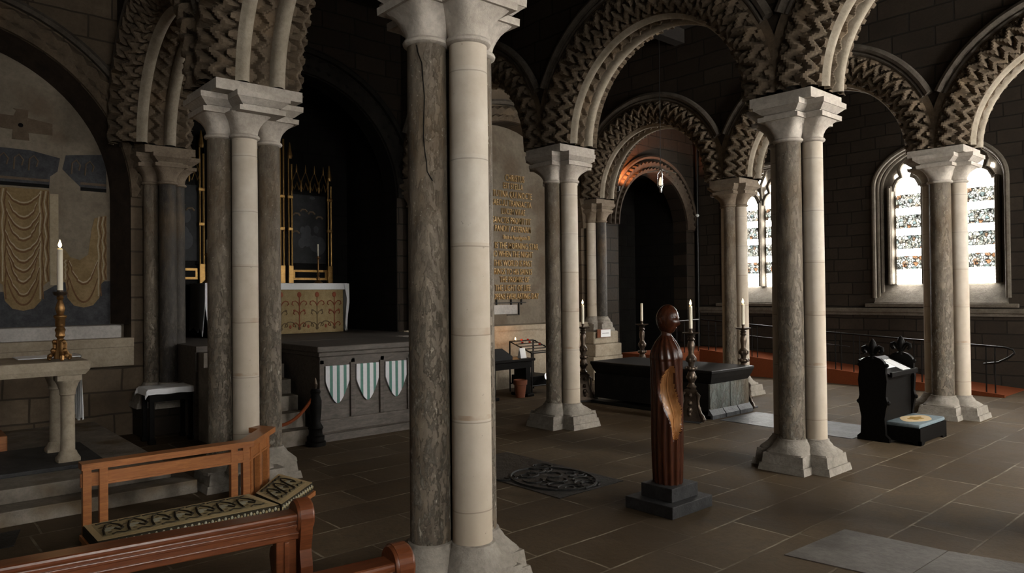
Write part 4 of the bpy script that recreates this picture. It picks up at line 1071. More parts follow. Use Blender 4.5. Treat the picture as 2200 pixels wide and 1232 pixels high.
m.prism([(-4.3, 3.50), (-4.3, 4.02), (-1.35, 4.00), (-1.0, 3.93), (-1.03, 3.74), (-1.12, 3.66), (-1.13, 3.50)], yflat, YP-0.006, YP)
m.prism([(-0.93, 3.98), (-0.42, 4.05), (-0.42, 3.52), (-0.72, 3.52), (-0.86, 3.66), (-0.97, 3.78)], yflat, YP-0.006, YP)
for k in range(22):
    x = -4.2+k*0.17
    if -1.18 < x < -0.9: continue
    if x > -0.45: break
    m.tube([(x-.06, YP-.007, 3.72), (x-.05, YP-.007, 3.88), (x, YP-.007, 3.93), (x+.05, YP-.007, 3.86), (x+.03, YP-.007, 3.78)], 0.012, 5, 1)
for a, b in ((-4.3, -1.13), (-0.75, -0.42)): ribbon(m, [(a, 3.60), (b, 3.60)], [0.035, 0.035], YP-0.010, 1); ribbon(m, [(a, 3.52), (b, 3.52)], [0.05, 0.05], YP-0.010, 2)
m.build('painted_frieze', ['fresco_dark', 'fresco_cross', 'black_oak'], t, smooth=False)
m = MB(); m.prism([(-4.3, 1.57), (-0.38, 1.57), (-0.36, 2.20), (-1.0, 2.18), (-1.2, 2.05), (-2.2, 2.05), (-4.3, 2.1)], yflat, YP-0.003, YP)
m.build('painted_dado', 'fresco_dark', t, smooth=False)
def curtain(x0, x1, zt, zb, seed, tear=False):
    rr = random.Random(seed); w = x1-x0; xm = (x0+x1)/2; m = MB()
    if tear: top = [(x0, zt-0.62), (x0+0.1*w, zt-0.50), (x0+0.22*w, zt-0.62), (x0+0.42*w, zt-0.66), (x0+0.6*w, zt-0.58), (x0+0.68*w, zt-0.2), (x0+0.74*w, zt-0.05), (x1, zt)]
    else: top = [(x0, zt), (x1, zt)]
    out = [(x0, zb+0.40), (x0+0.12*w, zb+0.36), (x0+0.16*w, zb+0.14), (x0+0.3*w, zb+0.03), (xm, zb), (x1-0.3*w, zb+0.03), (x1-0.16*w, zb+0.14), (x1-0.12*w, zb+0.34), (x1, zb+0.42)]+top[::-1]
    m.prism(out, yflat, YP-0.007, YP, 0)
    zlim = zt-0.1 if not tear else zt-0.75
    k = 0; z = zlim
    while z > zb+0.50:
        d = 0.10+0.24*(zt-z)/(zt-zb)+rr.uniform(0, .05); hw = w*rr.uniform(0.27, 0.36)
        pts = [(xm+rr.uniform(-.01, .01)+hw*s, z-d*(1-abs(s)**1.9)+0.25*d*abs(s)**3) for s in [-1+q/8 for q in range(17)]]
        ribbon(m, pts, 0.024, YP-0.012, 1); ribbon(m, [(x, zz+0.028) for x, zz in pts], 0.018, YP-0.0115, 2)
        z -= rr.uniform(0.11, 0.165); k += 1
    pts = [(xm+w*0.30*s, zb+0.42-0.34*(1-abs(s)**2.2)) for s in [-1+q/8 for q in range(17)]]
    ribbon(m, pts, 0.025, YP-0.012, 1)
    for f in (0.02, 0.07, 0.12, 0.17, 0.82, 0.87, 0.92, 0.97):
        za = zt-0.02 if not tear or f > 0.7 else zt-0.66
        zz = zb+0.40 if f < .13 or f > .87 else zb+0.16
        ribbon(m, [(x0+w*f+0.012*math.sin(3*q+f*9), lerp(za, zz, q/8)) for q in range(9)], [0.016]*9, YP-0.0118, 1 if int(f*100) % 2 else 2)
    m.build('painted_curtain', ['fresco_curtain', 'fresco_line', 'fresco_light'], t, smooth=False)
curtain(-1.74, -1.13, 3.47, 1.79, 3); curtain(-2.52, -1.92, 3.47, 1.79, 5)
m = MB()
for x0, x1, z0, z1 in ((-1.12, -1.02, 2.14, 3.42), (-1.9, -1.76, 2.14, 3.45)): m.prism([(x0, z0), (x1, z0), (x1, z1), (x0, z1)], yflat, YP-0.006, YP)
m.build('painted_pale_strip', 'fresco_light', t, smooth=False)
curtain(-1.01, -0.42, 3.16, 1.82, 9, True)
# reveal of the recess, its deep shade put in as dark colour
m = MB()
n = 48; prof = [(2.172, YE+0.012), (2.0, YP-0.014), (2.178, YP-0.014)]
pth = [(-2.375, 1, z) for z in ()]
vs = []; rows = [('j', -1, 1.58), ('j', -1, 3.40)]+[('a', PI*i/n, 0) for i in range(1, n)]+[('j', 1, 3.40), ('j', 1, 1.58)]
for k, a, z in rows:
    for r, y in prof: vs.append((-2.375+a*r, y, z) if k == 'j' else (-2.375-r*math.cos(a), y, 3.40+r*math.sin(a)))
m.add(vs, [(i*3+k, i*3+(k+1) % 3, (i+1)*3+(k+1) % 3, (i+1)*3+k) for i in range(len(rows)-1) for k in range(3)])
m.build('shade_reveal', 'reveal', t)

# ---------------------------------------------------------------- left altar on its steps
m = MB(); m.box(-4.4, -0.53, 3.56, 7.30, 0.0, 0.13, bev=0.008); m.box(-4.4, -0.70, 3.84, 7.30, 0.13, 0.26, bev=0.008)
tag(m.build('altar_steps', 'step', smooth=False), 'two pale stone steps below the left altar table', 'steps')
t = thing('stone_altar', (-2.3, 4.45, 0.26), 'stone altar table on short columns, cut by the left edge', 'altar')
m = MB(); m.box(-1.15, 1.12, -0.12, 1.15, 0.0, 0.04, bev=0.006); m.build('base_slab', 'slate', t, smooth=False)
m = MB()
vs = []
L = [(0.96, -0.0, 0.0), (1.0, -0.02, 0.05), (1.0, -0.02, 0.135), (0.99, -0.01, 0.14)]
for x, y, z in L: vs += [(-x, y, 0.92+z), (x, y, 0.92+z), (x, 0.95-y, 0.92+z), (-x, 0.95-y, 0.92+z)]
fs = [(i*4+k, i*4+(k+1) % 4, (i+1)*4+(k+1) % 4, (i+1)*4+k) for i in range(3) for k in range(4)]+[(3, 2, 1, 0), (12, 13, 14, 15)]
m.add(vs, fs); m.build('altar_slab', 'ledge', t, smooth=False)
for x in (-0.83, 0.83):
    for y in (0.15, 0.78):
        m = MB(); m.lathe([(0.105, 0.04), (0.105, 0.07), (0.085, 0.11), (0.08, 0.13), (0.065, 0.145), (0.062, 0.70), (0.075, 0.715), (0.07, 0.73), (0.075, 0.76), (0.10, 0.83), (0.115, 0.86), (0.115, 0.92)], (x, y, 0), 24, sq=lambda z: 8 if z > 0.85 or z < 0.08 else 2)
        m.build('column_leg', 'ledge', t)
t = thing('altar_cloth', (-1.295, 4.98, 0.66), 'white cloth hanging down the right end of the left stone altar', 'cloth')
m = MB(); n = 28; vs = []
for j in range(9):
    for i in range(n+1):
        q = i/n; z = lerp(0.68, -0.02+0.03*math.sin(q*9), j/8); vs.append((0.012+0.016*math.sin(q*26)*j/8+0.01*j/8, q*0.40-0.02*j/8, z))
N1 = len(vs); vs += [(x+0.005, y, z) for x, y, z in vs]
fs = [(j*(n+1)+i, j*(n+1)+i+1, (j+1)*(n+1)+i+1, (j+1)*(n+1)+i) for j in range(8) for i in range(n)]
fs += [tuple(a+N1 for a in f[::-1]) for f in fs]
m.add(vs, fs); m.build('hanging_end', 'linen', t)
m = MB(); m.box(-0.55, 0.015, 0.0, 0.40, 0.662, 0.672, bev=0.003); m.build('top_fold', 'linen', t, smooth=False)
m = MB(); m.box(-4.2, -1.85, 5.75, 6.25, 0.261, 0.44, bev=0.01)
tag(m.build('wooden_footpace', 'oak', smooth=False), 'low orange wooden bench behind the legs of the left altar', 'bench')
# brass candlestick with its candle
t = thing('altar_candlestick', (-1.53, 4.62, 1.32), 'ornate brass candlestick on the right corner of the left altar', 'candlestick')
m = MB()
for k in range(3):
    a = 2*PI*k/3+0.5; c, s = math.cos(a), math.sin(a)
    m.tube([(c*q, s*q, z) for q, z in ((0.03, 0.20), (0.05, 0.17), (0.05, 0.11), (0.075, 0.06), (0.10, 0.045), (0.105, 0.015), (0.09, 0.008))], [0.018, 0.022, 0.02, 0.022, 0.024, 0.02, 0.014], 8)
    for q, z, r in ((0.05, 0.19, 0.022), (0.06, 0.10, 0.026), (0.085, 0.05, 0.022)): m.ball((q*math.cos(a+.5), q*math.sin(a+.5), z), r, 0, 1, 1, 1.2, 8)
m.lathe([(0.06, 0.02), (0.055, 0.08), (0.035, 0.14), (0.04, 0.20), (0.025, 0.23)], seg=14); m.build('tripod_base', 'brass', t)
m = MB(); m.lathe([(0.025, 0.22), (0.045, 0.25), (0.04, 0.28), (0.05, 0.31), (0.035, 0.34), (0.045, 0.36), (0.045, 0.42), (0.06, 0.44), (0.06, 0.455), (0.03, 0.47), (0.04, 0.50), (0.045, 0.53), (0.032, 0.58), (0.022, 0.61), (0.035, 0.635), (0.025, 0.655)], seg=18); m.build('stem', 'brass', t)
m = MB(); m.lathe([(0.02, 0.65), (0.055, 0.665), (0.066, 0.69), (0.062, 0.70), (0.03, 0.69), (0.028, 0.715), (0.01, 0.715)], seg=22); m.build('drip_pan', 'bronze', t)
candle(-1.53, 4.62, 2.03, 0.43, 0.027, 'tall lit white candle on the left altar before the painted curtains')

# small table with a white cloth
t = thing('credence_table', (0.05, 6.60, 0), 'small dark table with a white cloth near the half column', 'table')
m = MB(); m.box(-0.31, 0.31, -0.23, 0.23, 0.70, 0.73); m.build('tabletop', 'black_oak', t, smooth=False)
m = MB(); m.box(-0.27, 0.27, -0.19, -0.16, 0.56, 0.70); m.box(-0.27, 0.27, 0.16, 0.19, 0.56, 0.70); m.box(-0.27, -0.24, -0.19, 0.19, 0.56, 0.70); m.box(0.24, 0.27, -0.19, 0.19, 0.56, 0.70); m.build('apron', 'black_oak', t, smooth=False)
for x in (-0.25, 0.25):
    for y in (-0.17, 0.17):
        m = MB(); m.box(x-0.028, x+0.028, y-0.028, y+0.028, 0.05, 0.70); m.box(x-0.045, x+0.045, y-0.045, y+0.045, 0.0, 0.06, bev=0.01); m.build('leg', 'black_oak', t, smooth=False)
t2 = thing('table_cloth', (0.05, 6.60, 0.731), 'white linen cloth with drooping corners on the small dark table', 'tablecloth')
m = MB(); nx, ny = 36, 28; vs = []
for j in range(ny+1):
    for i in range(nx+1):
        u, v = -0.40+0.80*i/nx, -0.31+0.62*j/ny
        ox, oy = max(0, abs(u)-0.315), max(0, abs(v)-0.235)
        x = math.copysign(min(abs(u), 0.315+0.12*ox), u); y = math.copysign(min(abs(v), 0.235+0.12*oy), v)
        z = 0.012-1.0*max(ox, oy)-0.55*min(ox, oy)+0.004*math.sin(21*u)*(1 if ox+oy > 0 else 0)
        if ox > 0 and oy > 0: x = math.copysign(0.325+0.3*ox, u); y = math.copysign(0.245+0.3*oy, v)
        vs.append((x, y, z))
N1 = len(vs); vs += [(x*0.99, y*0.99, z-0.004) for x, y, z in vs]
fs = [(j*(nx+1)+i, j*(nx+1)+i+1, (j+1)*(nx+1)+i+1, (j+1)*(nx+1)+i) for j in range(ny) for i in range(nx)]
fs += [tuple(a+N1 for a in f[::-1]) for f in fs]
m.add(vs, fs); m.build('linen_sheet', 'linen', t2)

# ---------------------------------------------------------------- oak communion rail with kneelers
t = thing('communion_rail', (0, 0, 0), 'orange oak altar rail with a bent end and open panels at the lower left', 'altar rail')
RP = [(-1.74, 2.53), (-0.44, 2.50), (-0.06, 2.98), (-0.13, 3.13)]
def off(pts, d):
    out = []
    for i, p in enumerate(pts):
        a = pts[max(i-1, 0)]; b = pts[min(i+1, len(pts)-1)]
        t1 = Vector((p[0]-a[0], p[1]-a[1])); t2_ = Vector((b[0]-p[0], b[1]-p[1]))
        if t1.length < 1e-6: t1 = t2_
        if t2_.length < 1e-6: t2_ = t1
        n1 = Vector((-t1.y, t1.x)).normalized(); n2 = Vector((-t2_.y, t2_.x)).normalized()
        k = (n1+n2).normalized(); k = k/max(0.5, k.dot(n1)); out.append((p[0]+k.x*d, p[1]+k.y*d))
    return out
def band(m, pts, w, z0, z1, mi=0):
    a, b = off(pts, w/2), off(pts, -w/2); n = len(pts)
    vs = [(x, y, z0) for x, y in a]+[(x, y, z0) for x, y in b]+[(x, y, z1) for x, y in a]+[(x, y, z1) for x, y in b]
    fs = []
    for i in range(n-1): fs += [(i, i+1, n+i+1, n+i), (2*n+i, 3*n+i, 3*n+i+1, 2*n+i+1), (i, 2*n+i, 2*n+i+1, i+1), (n+i, n+i+1, 3*n+i+1, 3*n+i)]
    fs += [(0, n, 3*n, 2*n), (n-1, 3*n-1, 4*n-1, 2*n-1)]; m.add(vs, fs, mi)
m = MB(); band(m, RP, 0.14, 0.612, 0.662); m.build('top_rail', 'oak', t, smooth=False)
m = MB(); band(m, RP, 0.032, 0.475, 0.578); band(m, RP, 0.05, 0.475, 0.492); m.build('under_rail', 'oak', t, smooth=False)
def post(x, y, w=0.062, d=0.055, rz=0.0):
    m = MB(); m.box(-w/2, w/2, -d/2, d/2, 0.0, 0.612, bev=0.004)
    o = m.build('post', 'oak', t, smooth=False, loc=(x, y, 0)); o.rotation_euler = (0, 0, rz)
for x in (-1.70, -1.585, -0.56, -0.455): post(x, 2.51)
ang = math.atan2(0.48, 0.38)
for q in (0.10, 0.52, 0.93): post(lerp(-0.44, -0.06, q), lerp(2.50, 2.98, q), rz=ang)
post(-0.115, 3.09, rz=PI/2)
m = MB(); KB = [(-1.76, 1.91), (-0.39, 1.88), (0.15, 2.37), (0.07, 3.03), (-0.23, 2.70), (-0.50, 2.46), (-1.76, 2.46)]
m.prism(KB, flat, 0.085, 0.125); m.prism([(-1.70, 2.0), (-0.42, 1.98), (0.05, 2.42), (0.02, 2.85), (-0.25, 2.60), (-0.5, 2.40), (-1.70, 2.40)], flat, 0.0, 0.085)
m.build('kneeler_board', 'oak', t, smooth=False)
def kcush(pts, label, along):
    """pts: near-left, near-right, far-right, far-left"""
    c = thing('kneeler_cushion', (0, 0, 0.126), label, 'cushion', 'tapestry kneelers of the altar rail')
    m = MB(); m.prism(pts, flat, 0.0, 0.070)
    ctr = Vector((sum(p[0] for p in pts)/4, sum(p[1] for p in pts)/4))
    m.prism([tuple(ctr+(Vector(p)-ctr)*0.985) for p in pts], flat, 0.070, 0.078); m.build('pad', 'tapestry_dark', c, smooth=False)
    A, B, C_, D = [Vector(p) for p in pts]
    def P(u, v): return (A*(1-u)+B*u)*(1-v)+(D*(1-u)+C_*u)*v
    m = MB(); eu = 0.10/max((B-A).length, .1)
    m.prism([tuple(P(*q)) for q in ((0.004, 0.015), (0.996, 0.015), (0.996, 0.985), (0.004, 0.985))], flat, 0.078, 0.0795); m.build('tapestry_border', 'tapestry_edge', c, smooth=False)
    m = MB(); m.prism([tuple(P(*q)) for q in ((eu*.55, 0.15), (1-eu*.55, 0.15), (1-eu*.55, 0.93), (eu*.55, 0.93))], flat, 0.0795, 0.0808)
    n = max(2, int(round((B-A).length/0.20)))
    def strip(pp, r, mi): m.tube([(*P(u, v), 0.0808) for u, v in pp], r, 5, mi)
    for k in range(n):
        u0 = eu*.7+(1-eu*1.4)*k/n; du = (1-eu*1.4)/n
        strip([(u0+du*a, b) for a, b in ((0.0, 0.22), (0.12, 0.48), (0.35, 0.72), (0.62, 0.80), (0.85, 0.66), (0.90, 0.46), (0.72, 0.36), (0.58, 0.48))], 0.010, 1)
        strip([(u0+du*a, b) for a, b in ((0.30, 0.20), (0.50, 0.26), (0.80, 0.20), (1.0, 0.24))], 0.008, 1)
        strip([(u0+du*a, b) for a, b in ((0.05, 0.86), (0.3, 0.89), (0.6, 0.86), (0.95, 0.89))], 0.010, 1)
        for a, b, r in ((0.22, 0.45, 0.028), (0.40, 0.55, 0.034), (0.72, 0.54, 0.022)):
            p = P(u0+du*a, b); m.ball((p.x, p.y, 0.080), r, 2, 1.3, 0.8, 0.12, 10)
        for a, b in ((0.12, 0.66), (0.50, 0.66), (0.95, 0.60), (0.30, 0.34)):
            p = P(u0+du*a, b); m.ball((p.x, p.y, 0.080), 0.013, 1, 1.4, 0.8, 0.2, 8)
    m.build('tapestry_top', ['tapestry', 'tapestry_dark', 'tapestry_leaf'], c)
    # braid along the near side
    m = MB(); L = (B-A).length; q = int(L/0.025)
    nv = Vector(((B-A).y, -(B-A).x)).normalized()
    for k in range(q):
        p = A+(B-A)*((k+0.5)/q)+nv*0.001; m.ball((p.x, p.y, 0.04+0.012*(k % 2)), 0.010, k % 2, 1, 0.4, 1.5, 6)
    m.build('braid', ['tapestry', 'tapestry_leaf'], c)
kcush([(-1.745, 1.93), (-0.40, 1.90), (-0.46, 2.42), (-1.745, 2.42)], 'long tapestry kneeler cushion along the oak altar rail', 0)
kcush([(-0.385, 1.90), (0.125, 2.375), (0.03, 2.93), (-0.41, 2.40)], 'short tapestry kneeler cushion on the bent end of the altar rail', 1)

# ---------------------------------------------------------------- pews
def pew(loc, label, rz):
    t = thing('pew', loc, label, 'pew', 'pews at the bottom left corner', rz)
    m = MB(); m.box(-3.0, -0.03, -0.045, 0.045, 0.735, 0.83, bev=0.006); m.box(-3.0, -0.03, -0.06, 0.06, 0.83, 0.865, bev=0.012)
    m.box(-3.0, -0.03, -0.055, 0.0, 0.795, 0.812, bev=0.004); m.box(-3.0, -0.03, -0.052, 0.0, 0.76, 0.772, bev=0.004); m.build('top_rail', 'pew', t, smooth=False)
    m = MB(); m.box(-3.0, -0.03, -0.035, 0.035, 0.36, 0.54, bev=0.005); m.box(-3.0, -0.03, -0.045, 0.0, 0.515, 0.535, bev=0.004); m.build('lower_rail', 'pew', t, smooth=False)
    for x in (-0.09, -1.02, -1.95):
        m = MB(); m.box(x-0.05, x+0.05, -0.038, 0.03, 0.34, 0.75, bev=0.006); m.box(x-0.012, x+0.012, -0.045, -0.03, 0.56, 0.73, bev=0.004); m.build('stile', 'pew', t, smooth=False)
    m = MB(); m.box(-3.0, -0.03, 0.03, 0.44, 0.40, 0.44, bev=0.008); m.build('seat', 'pew', t, smooth=False)
    for nm, x in (('pew_end', -0.03), ('inner_support', -2.9)):
        m = MB()
        prof = [(-0.075, 0.0), (-0.075, 0.60), (-0.055, 0.68), (-0.075, 0.76)]+[(0.0-0.085*math.cos(a), 0.84+0.085*math.sin(a)) for a in [PI*i/12 for i in range(13)]]+[(0.075, 0.76), (0.055, 0.68), (0.09, 0.58), (0.26, 0.52)]
        prof += [(0.40-0.075*math.cos(a), 0.50+0.075*math.sin(a)) for a in [0.6+(PI-0.6)*i/8 for i in range(9)]]+[(0.44, 0.42), (0.46, 0.0)]
        m.prism(prof, lambda u, v, d: (d, u, v), x, x+0.06); m.build(nm, 'pew', t, smooth=False)
    m = MB(); m.lathe([(0.075, -0.012), (0.082, 0.0), (0.082, 0.06), (0.075, 0.072), (0.03, 0.078), (0.004, 0.078)], seg=20)
    m.v = [(-0.03+z, x, 0.84+y) for x, y, z in m.v]; m.build('scroll_boss', 'pew', t)
    return t
p1 = pew((-1.31, -0.47, 0), 'red brown pew back at the bottom left, in front of the tapestry kneeler', math.radians(-7))
dup(p1, (-1.31, -1.37, 0), 'pew of which only the scrolled end shows, beside the nearest column base')

# ---------------------------------------------------------------- ramp and rails along the south wall
m = MB()
m.add([(12.22, -0.03, 0), (13.75, -0.03, 0), (13.75, 6.3, 0), (12.22, 6.3, 0), (12.22, -0.03, 0.006), (13.75, -0.03, 0.006), (13.75, 6.3, 0.5), (12.22, 6.3, 0.5)],
      [(0, 3, 2, 1), (4, 5, 6, 7), (0, 1, 5, 4), (1, 2, 6, 5), (2, 3, 7, 6), (3, 0, 4, 7)])
for s in (0.0,): m.add([(12.19, -0.06, 0), (12.25, -0.06, 0), (12.25, 6.3, 0), (12.19, 6.3, 0), (12.19, -0.06, 0.05), (12.25, -0.06, 0.05), (12.25, 6.3, 0.56), (12.19, 6.3, 0.56)],
      [(0, 3, 2, 1), (4, 5, 6, 7), (0, 1, 5, 4), (1, 2, 6, 5), (2, 3, 7, 6), (3, 0, 4, 7)])
m.box(10.62, 13.75, 6.3, 7.44, 0.0, 0.5, bev=0.01)
tag(m.build('access_ramp', 'carpet', smooth=False), 'red brown carpeted ramp along the window wall', 'ramp')
t = thing('handrail', (12.28, 0, 0), 'black iron handrail rising along the red brown ramp', 'handrail')
def rz_(y): return 0.05+0.51*(y+0.06)/6.36
m = MB(); m.tube([(0, 0.28, 0.58), (0, 0.05, 0.62), (0, -0.12, 0.72), (0, -0.20, 0.80), (0, -0.18, 0.86), (0, -0.06, 0.895), (0, 0.6, 0.93), (0, 3.2, 1.07), (0, 6.2, 1.27), (0, 6.3, 1.28)], 0.02, 8); m.build('top_bar', 'iron', t)
m = MB(); m.tube([(0, 2.7, 0.78), (0, 6.2, 1.0)], 0.011, 8); m.build('middle_bar', 'iron', t)
for y in (0.10, 0.24, 1.32, 1.46, 2.50, 2.62, 2.88, 3.00, 3.9, 4.02, 4.80, 4.94, 5.9, 6.1):
    m = MB(); m.tube([(0, y, rz_(y)-0.02), (0, y, 0.90+0.06*y)], 0.013, 8); m.build('upright', 'iron', t)
t = thing('handrail', (11.9, 6.36, 0.5), 'short black railing on the carpeted landing, seen past the candles', 'handrail')
m = MB(); m.tube([(-0.95, 0, 0.70), (-0.6, 0, 0.76), (0.36, 0, 0.78)], 0.018, 8); m.tube([(-0.95, 0, 0.70), (-1.05, 0, 0.55), (-0.98, 0, 0.45)], 0.018, 8); m.build('top_bar', 'iron', t)
for x in (-0.85, -0.55, -0.25, 0.05, 0.33):
    m = MB(); m.tube([(x, 0, 0.0), (x, 0, 0.76)], 0.012, 8); m.build('upright', 'iron', t)

# ---------------------------------------------------------------- gold lettering and what stands below it
t = thing('wall_inscription', (0, 0, 0), 'raised gold lettering on the plaster between the nearest column and the tomb column', 'inscription')
LN = [('CHRISTUS', 4.42, 7.85, .155), ('EST STELLA', 4.25, 7.80, .14), ('MATUTINA QUI NOCTE', 4.06, 8.07, .15), ('SAECULI TRANSACTA', 3.87, 8.05, .145), ('LUCEM VITAE', 3.69, 7.86, .14),
      ('SANCTIS PROMITTIT', 3.49, 8.03, .15), ('ET PANDIT AETERNAM', 3.31, 8.03, .145), ('Bede in Apocalypsim 28', 3.15, 8.00, .10), ('CHRIST IS THE MORNING STAR', 2.94, 8.25, .15), ('WHO WHEN THE NIGHT', 2.76, 8.08, .145),
      ('OF THIS WORLD IS PAST', 2.56, 8.05, .145), ('BRINGS TO HIS SAINTS', 2.38, 8.05, .14), ('THE PROMISE OF', 2.21, 7.97, .14), ('THE LIGHT OF LIFE', 2.02, 8.00, .15), ('& OPENS EVERLASTING DAY', 1.84, 8.25, .14)]
dg = None
for s, z, xr, h in LN:
    cu = bpy.data.curves.new('line', 'FONT'); cu.body = s; cu.size = 1.0; cu.extrude = 0.0; cu.align_x = 'RIGHT'; cu.resolution_u = 2; cu.offset = 0.004
    ob = bpy.data.objects.new('line', cu); COL.objects.link(ob)
    bpy.context.view_layer.update(); dg = bpy.context.evaluated_depsgraph_get()
    me = bpy.data.meshes.new_from_object(ob.evaluated_get(dg)); bpy.data.objects.remove(ob)
    k = h/0.70*0.92; kx = k*0.62
    bm = bmesh.new(); bm.from_mesh(me)
    for v in bm.verts: v.co = Vector((xr+v.co.x*kx, YP-0.028, z+v.co.y*k))
    r = bmesh.ops.extrude_face_region(bm, geom=bm.faces[:]); 
    for v in [g for g in r['geom'] if isinstance(g, bmesh.types.BMVert)]: v.co.y += 0.027
    bmesh.ops.recalc_face_normals(bm, faces=bm.faces[:]); bm.to_mesh(me); bm.free()
    me.materials.clear(); me.materials.append(MAT['letter'])
    o = bpy.data.objects.new('text_line', me); COL.objects.link(o); o.parent = t
m = MB()
for x in (7.0, 7.42, 7.72): m.box(x-0.012, x+0.012, YP-0.04, YP-0.001, 1.72, 1.84)
m.box(6.5, 7.85, YP-0.04, YP-0.005, 1.755, 1.775); m.box(7.63, 7.65, YP-0.04, YP-0.005, 1.50, 1.76); m.box(7.3, 7.65, YP-0.04, YP-0.005, 1.49, 1.505)
m.build('iron_bracket', 'iron', t, smooth=False)
m = MB(); m.box(6.3, 7.60, YP-0.02, YP-0.001, 1.52, 1.72, bev=0.004)
tag(m.build('wall_plaque', 'white_stone', smooth=False), 'small pale plaque directly below the gold lettering', 'plaque')

t = thing('side_table', (6.0, 6.35, 0), 'dark side table behind the nearest column, holding a white card', 'table')
m = MB(); m.box(-0.62, 0.48, -0.26, 0.26, 0.68, 0.73, bev=0.01); m.box(-0.55, 0.42, -0.20, 0.20, 0.55, 0.68); m.build('tabletop', 'black_oak', t, smooth=False)
for x in (-0.5, 0.37):
    m = MB(); m.box(x-0.06, x+0.06, -0.17, 0.17, 0.06, 0.56); m.box(x-0.09, x+0.09, -0.24, 0.24, 0, 0.06, bev=0.015); m.build('trestle', 'black_oak', t, smooth=False)
t = thing('votive_book_stand', (5.74, 6.30, 0.731), 'sloping black stand on the left part of the dark side table', 'stand')
m = MB(); m.prism([(-0.16, 0), (0.18, 0), (0.18, 0.18), (0.14, 0.19), (-0.16, 0.06)], lambda u, v, d: (d, u, v), -0.26, 0.20); m.build('sloped_board', 'black_cloth', t, smooth=False)
m = MB(); m.tube([(-0.05, 0.1, 0.17), (-0.05, 0.1, 0.30)], 0.012, 8); m.build('peg', 'iron', t)
t = thing('standing_card', (6.28, 6.25, 0.731), 'white folded card standing on the dark side table', 'card')
m = MB(); m.prism([(-0.05, 0), (0.0, 0.19), (0.006, 0.19), (-0.044, 0)], lambda u, v, d: (d, u, v), -0.07, 0.07); m.prism([(0.05, 0), (0.0, 0.19), (0.006, 0.19), (0.056, 0)], lambda u, v, d: (d, u, v), -0.07, 0.07)
m.build('card_leaf', 'paper', t, smooth=False)
t = thing('terracotta_pot', (6.16, 6.18, 0.0), 'terracotta pot under the dark side table', 'pot')
m = MB(); m.lathe([(0.085, 0), (0.115, 0.24), (0.13, 0.245), (0.135, 0.33), (0.12, 0.335), (0.10, 0.30), (0.09, 0.05), (0.01, 0.05)], seg=24); m.build('pot_body', 'terracotta', t)
t = thing('votive_rack', (6.9, 6.65, 0), 'black iron votive candle rack glowing beside the tomb column', 'candle rack')
m = MB()
for x in (-0.32, 0.32):
    for y, h in ((-0.34, 0.80), (0.30, 1.0)): m.tube([(x, y, 0), (x, y, h)], 0.016, 8)
for a, b in (((-0.32, -0.34, 0.80), (0.32, -0.34, 0.80)), ((-0.32, 0.30, 1.0), (0.32, 0.30, 1.0)), ((-0.32, -0.34, 0.80), (-0.32, 0.30, 1.0)), ((0.32, -0.34, 0.80), (0.32, 0.30, 1.0)), ((-0.32, -0.34, 0.16), (0.32, -0.34, 0.16)), ((-0.32, 0.30, 0.16), (0.32, 0.30, 0.16))): m.tube([a, b], 0.014, 8)
m.build('rack_frame', 'iron', t)
m = MB()
for k in range(5):
    y = -0.28+0.13*k; z = 0.82+0.2*k/4.6; m.box(-0.32, 0.32, y-0.04, y+0.04, z, z+0.012)
m.build('candle_tray', 'iron', t, smooth=False)
m = MB(); m.box(-0.30, 0.30, -0.30, 0.28, 0.16, 0.34, bev=0.01); m.build('wax_box', 'black_oak', t, smooth=False)
TL = [(-0.22, 0.24, 1), (-0.05, 0.24, 0), (0.12, 0.24, 0), (-0.15, 0.11, 0), (0.05, 0.11, 0), (0.2, -0.02, 0)]
for i, (x, y, lit) in enumerate(TL):
    z = 0.832+0.2*(y+0.28)/0.13/4.6+0.004
    c = thing('tea_light', (6.9+x, 6.65+y, z), 'lit tea light on the iron votive rack' if lit else 'unlit tea light on the iron votive rack', 'candle', 'tea lights on the votive rack')
    m = MB(); m.lathe([(0.022, 0), (0.024, 0.028), (0.019, 0.028), (0.017, 0.02), (0.002, 0.02)], seg=14); m.build('cup', 'red_glass' if not lit else 'wax', c)
    if lit:
        m = MB(); m.lathe([(0.003, 0.022), (0.012, 0.036), (0.008, 0.055), (0.001, 0.072)], seg=10); m.build('flame', 'flame', c)
        l = bpy.data.lights.new('flame_glow', 'POINT'); l.energy = 2.6; l.color = (1.0, 0.5, 0.2); l.shadow_soft_size = 0.03
        o = bpy.data.objects.new('flame_glow', l); COL.objects.link(o); o.parent = c; o.location = (0, 0, 0.10)
m = MB(); m.lathe([(0.002, 0), (0.075, 0.0), (0.09, 0.012), (0.085, 0.016), (0.002, 0.008)], seg=24)
o = m.build('silver_dish', 'silver', loc=(6.95, 6.27, 0.30)); o.rotation_euler = (1.15, 0, 0.2); tag(o, 'round silver dish leaning on the front of the votive rack', 'dish')

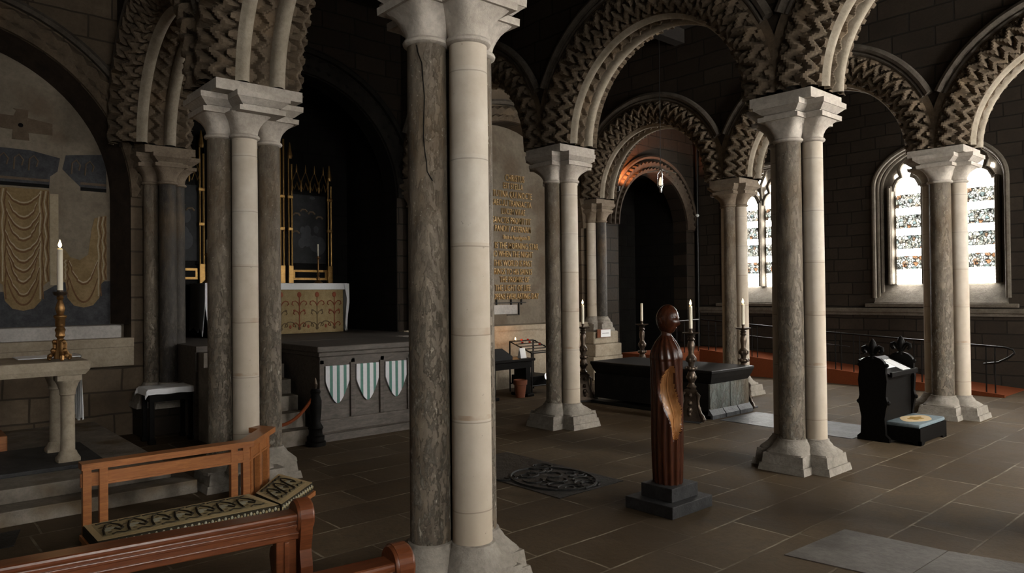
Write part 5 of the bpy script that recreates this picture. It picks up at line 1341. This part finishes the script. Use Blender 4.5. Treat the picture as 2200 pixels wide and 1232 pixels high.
# sign on the pier, hanging lamp, corner fittings
t = thing('pier_sign', (9.44, 6.933, 0.95), 'small white sign on the stone pier behind the leftmost tomb candle', 'sign')
m = MB(); m.box(-0.26, 0.19, 0.0, 0.018, 0, 0.19, bev=0.004); m.build('sign_frame', 'pew', t, smooth=False)
m = MB(); m.box(-0.15, 0.18, -0.006, 0.0, 0.012, 0.178); m.build('sign_card', 'paper', t, smooth=False)
m = MB()
for k in range(9):
    x = -0.10+0.025*k; m.box(x, x+0.016, -0.008, -0.006, 0.088, 0.102)
m.build('faint_lettering', 'slate', t, smooth=False)
t = thing('hanging_lamp', (7.12, 3.6, 3.68), 'small lit lamp with cross arms hanging above the black tomb', 'lamp')
m = MB(); m.tube([(0, 0, 0.36), (0, 0, ZC-3.68-0.02)], 0.006, 6); m.build('chain', 'iron', t)
m = MB()
m.tube([(-0.17, 0.15, 0.33), (0, 0, 0.37), (0.20, -0.18, 0.31)], 0.009, 6); m.tube([(-0.15, -0.16, 0.33), (0, 0, 0.37), (0.15, 0.16, 0.33)], 0.009, 6)
for k in range(3): a = 2*PI*k/3; m.tube([(0, 0, 0.37), (0.05*math.cos(a), 0.05*math.sin(a), 0.30), (0.055*math.cos(a), 0.055*math.sin(a), 0.10), (0, 0, 0.02)], 0.006, 6)
m.build('arms', 'silver', t)
m = MB(); m.lathe([(0.02, 0.10), (0.034, 0.115), (0.034, 0.15), (0.022, 0.22), (0.008, 0.245)], seg=16); m.build('lamp_glass', 'lamp_glass', t)
m = MB(); m.lathe([(0.012, -0.02), (0.02, 0.0), (0.022, 0.08), (0.04, 0.095), (0.012, 0.10)], seg=16); m.build('oil_cup', 'silver', t)
t = thing('corner_lamp', (10.06, 7.05, 4.45), 'small warm lamp hidden beside the pier, lighting the corner orange', 'lamp')
m = MB(); m.lathe([(0.04, -0.12), (0.06, -0.10), (0.075, 0.0), (0.068, 0.0), (0.05, -0.08), (0.002, -0.08)], seg=16); m.build('lamp_cup', 'iron', t)
m = MB(); m.tube([(0, 0.02, -0.08), (0, 0.39, -0.10)], 0.012, 6); m.build('bracket', 'iron', t)
l = bpy.data.lights.new('lamp_light', 'SPOT'); l.energy = 420; l.color = (1.0, 0.33, 0.12); l.shadow_soft_size = 0.05; l.spot_size = 1.15; l.spot_blend = 0.8
o = bpy.data.objects.new('lamp_light', l); COL.objects.link(o); o.parent = t; o.location = (0.02, -0.02, 0.03)
o.rotation_euler = Vector((1.2, 0.40, 0.95)).to_track_quat('-Z', 'Y').to_euler()
m = MB(); m.tube([(XS-0.07, 7.36, 0.5), (XS-0.07, 7.36, 6.9)], 0.045, 10)
tag(m.build('drain_pipe', 'iron'), 'thin dark pipe running up the far corner of the window wall', 'pipe')
m = MB(); m.ball((XS-0.16, 7.30, 4.02), 0.055, 0, 1, 1, 0.8)
tag(m.build('wall_sensor', 'paper'), 'tiny white sensor high in the far corner beside the pipe', 'sensor')
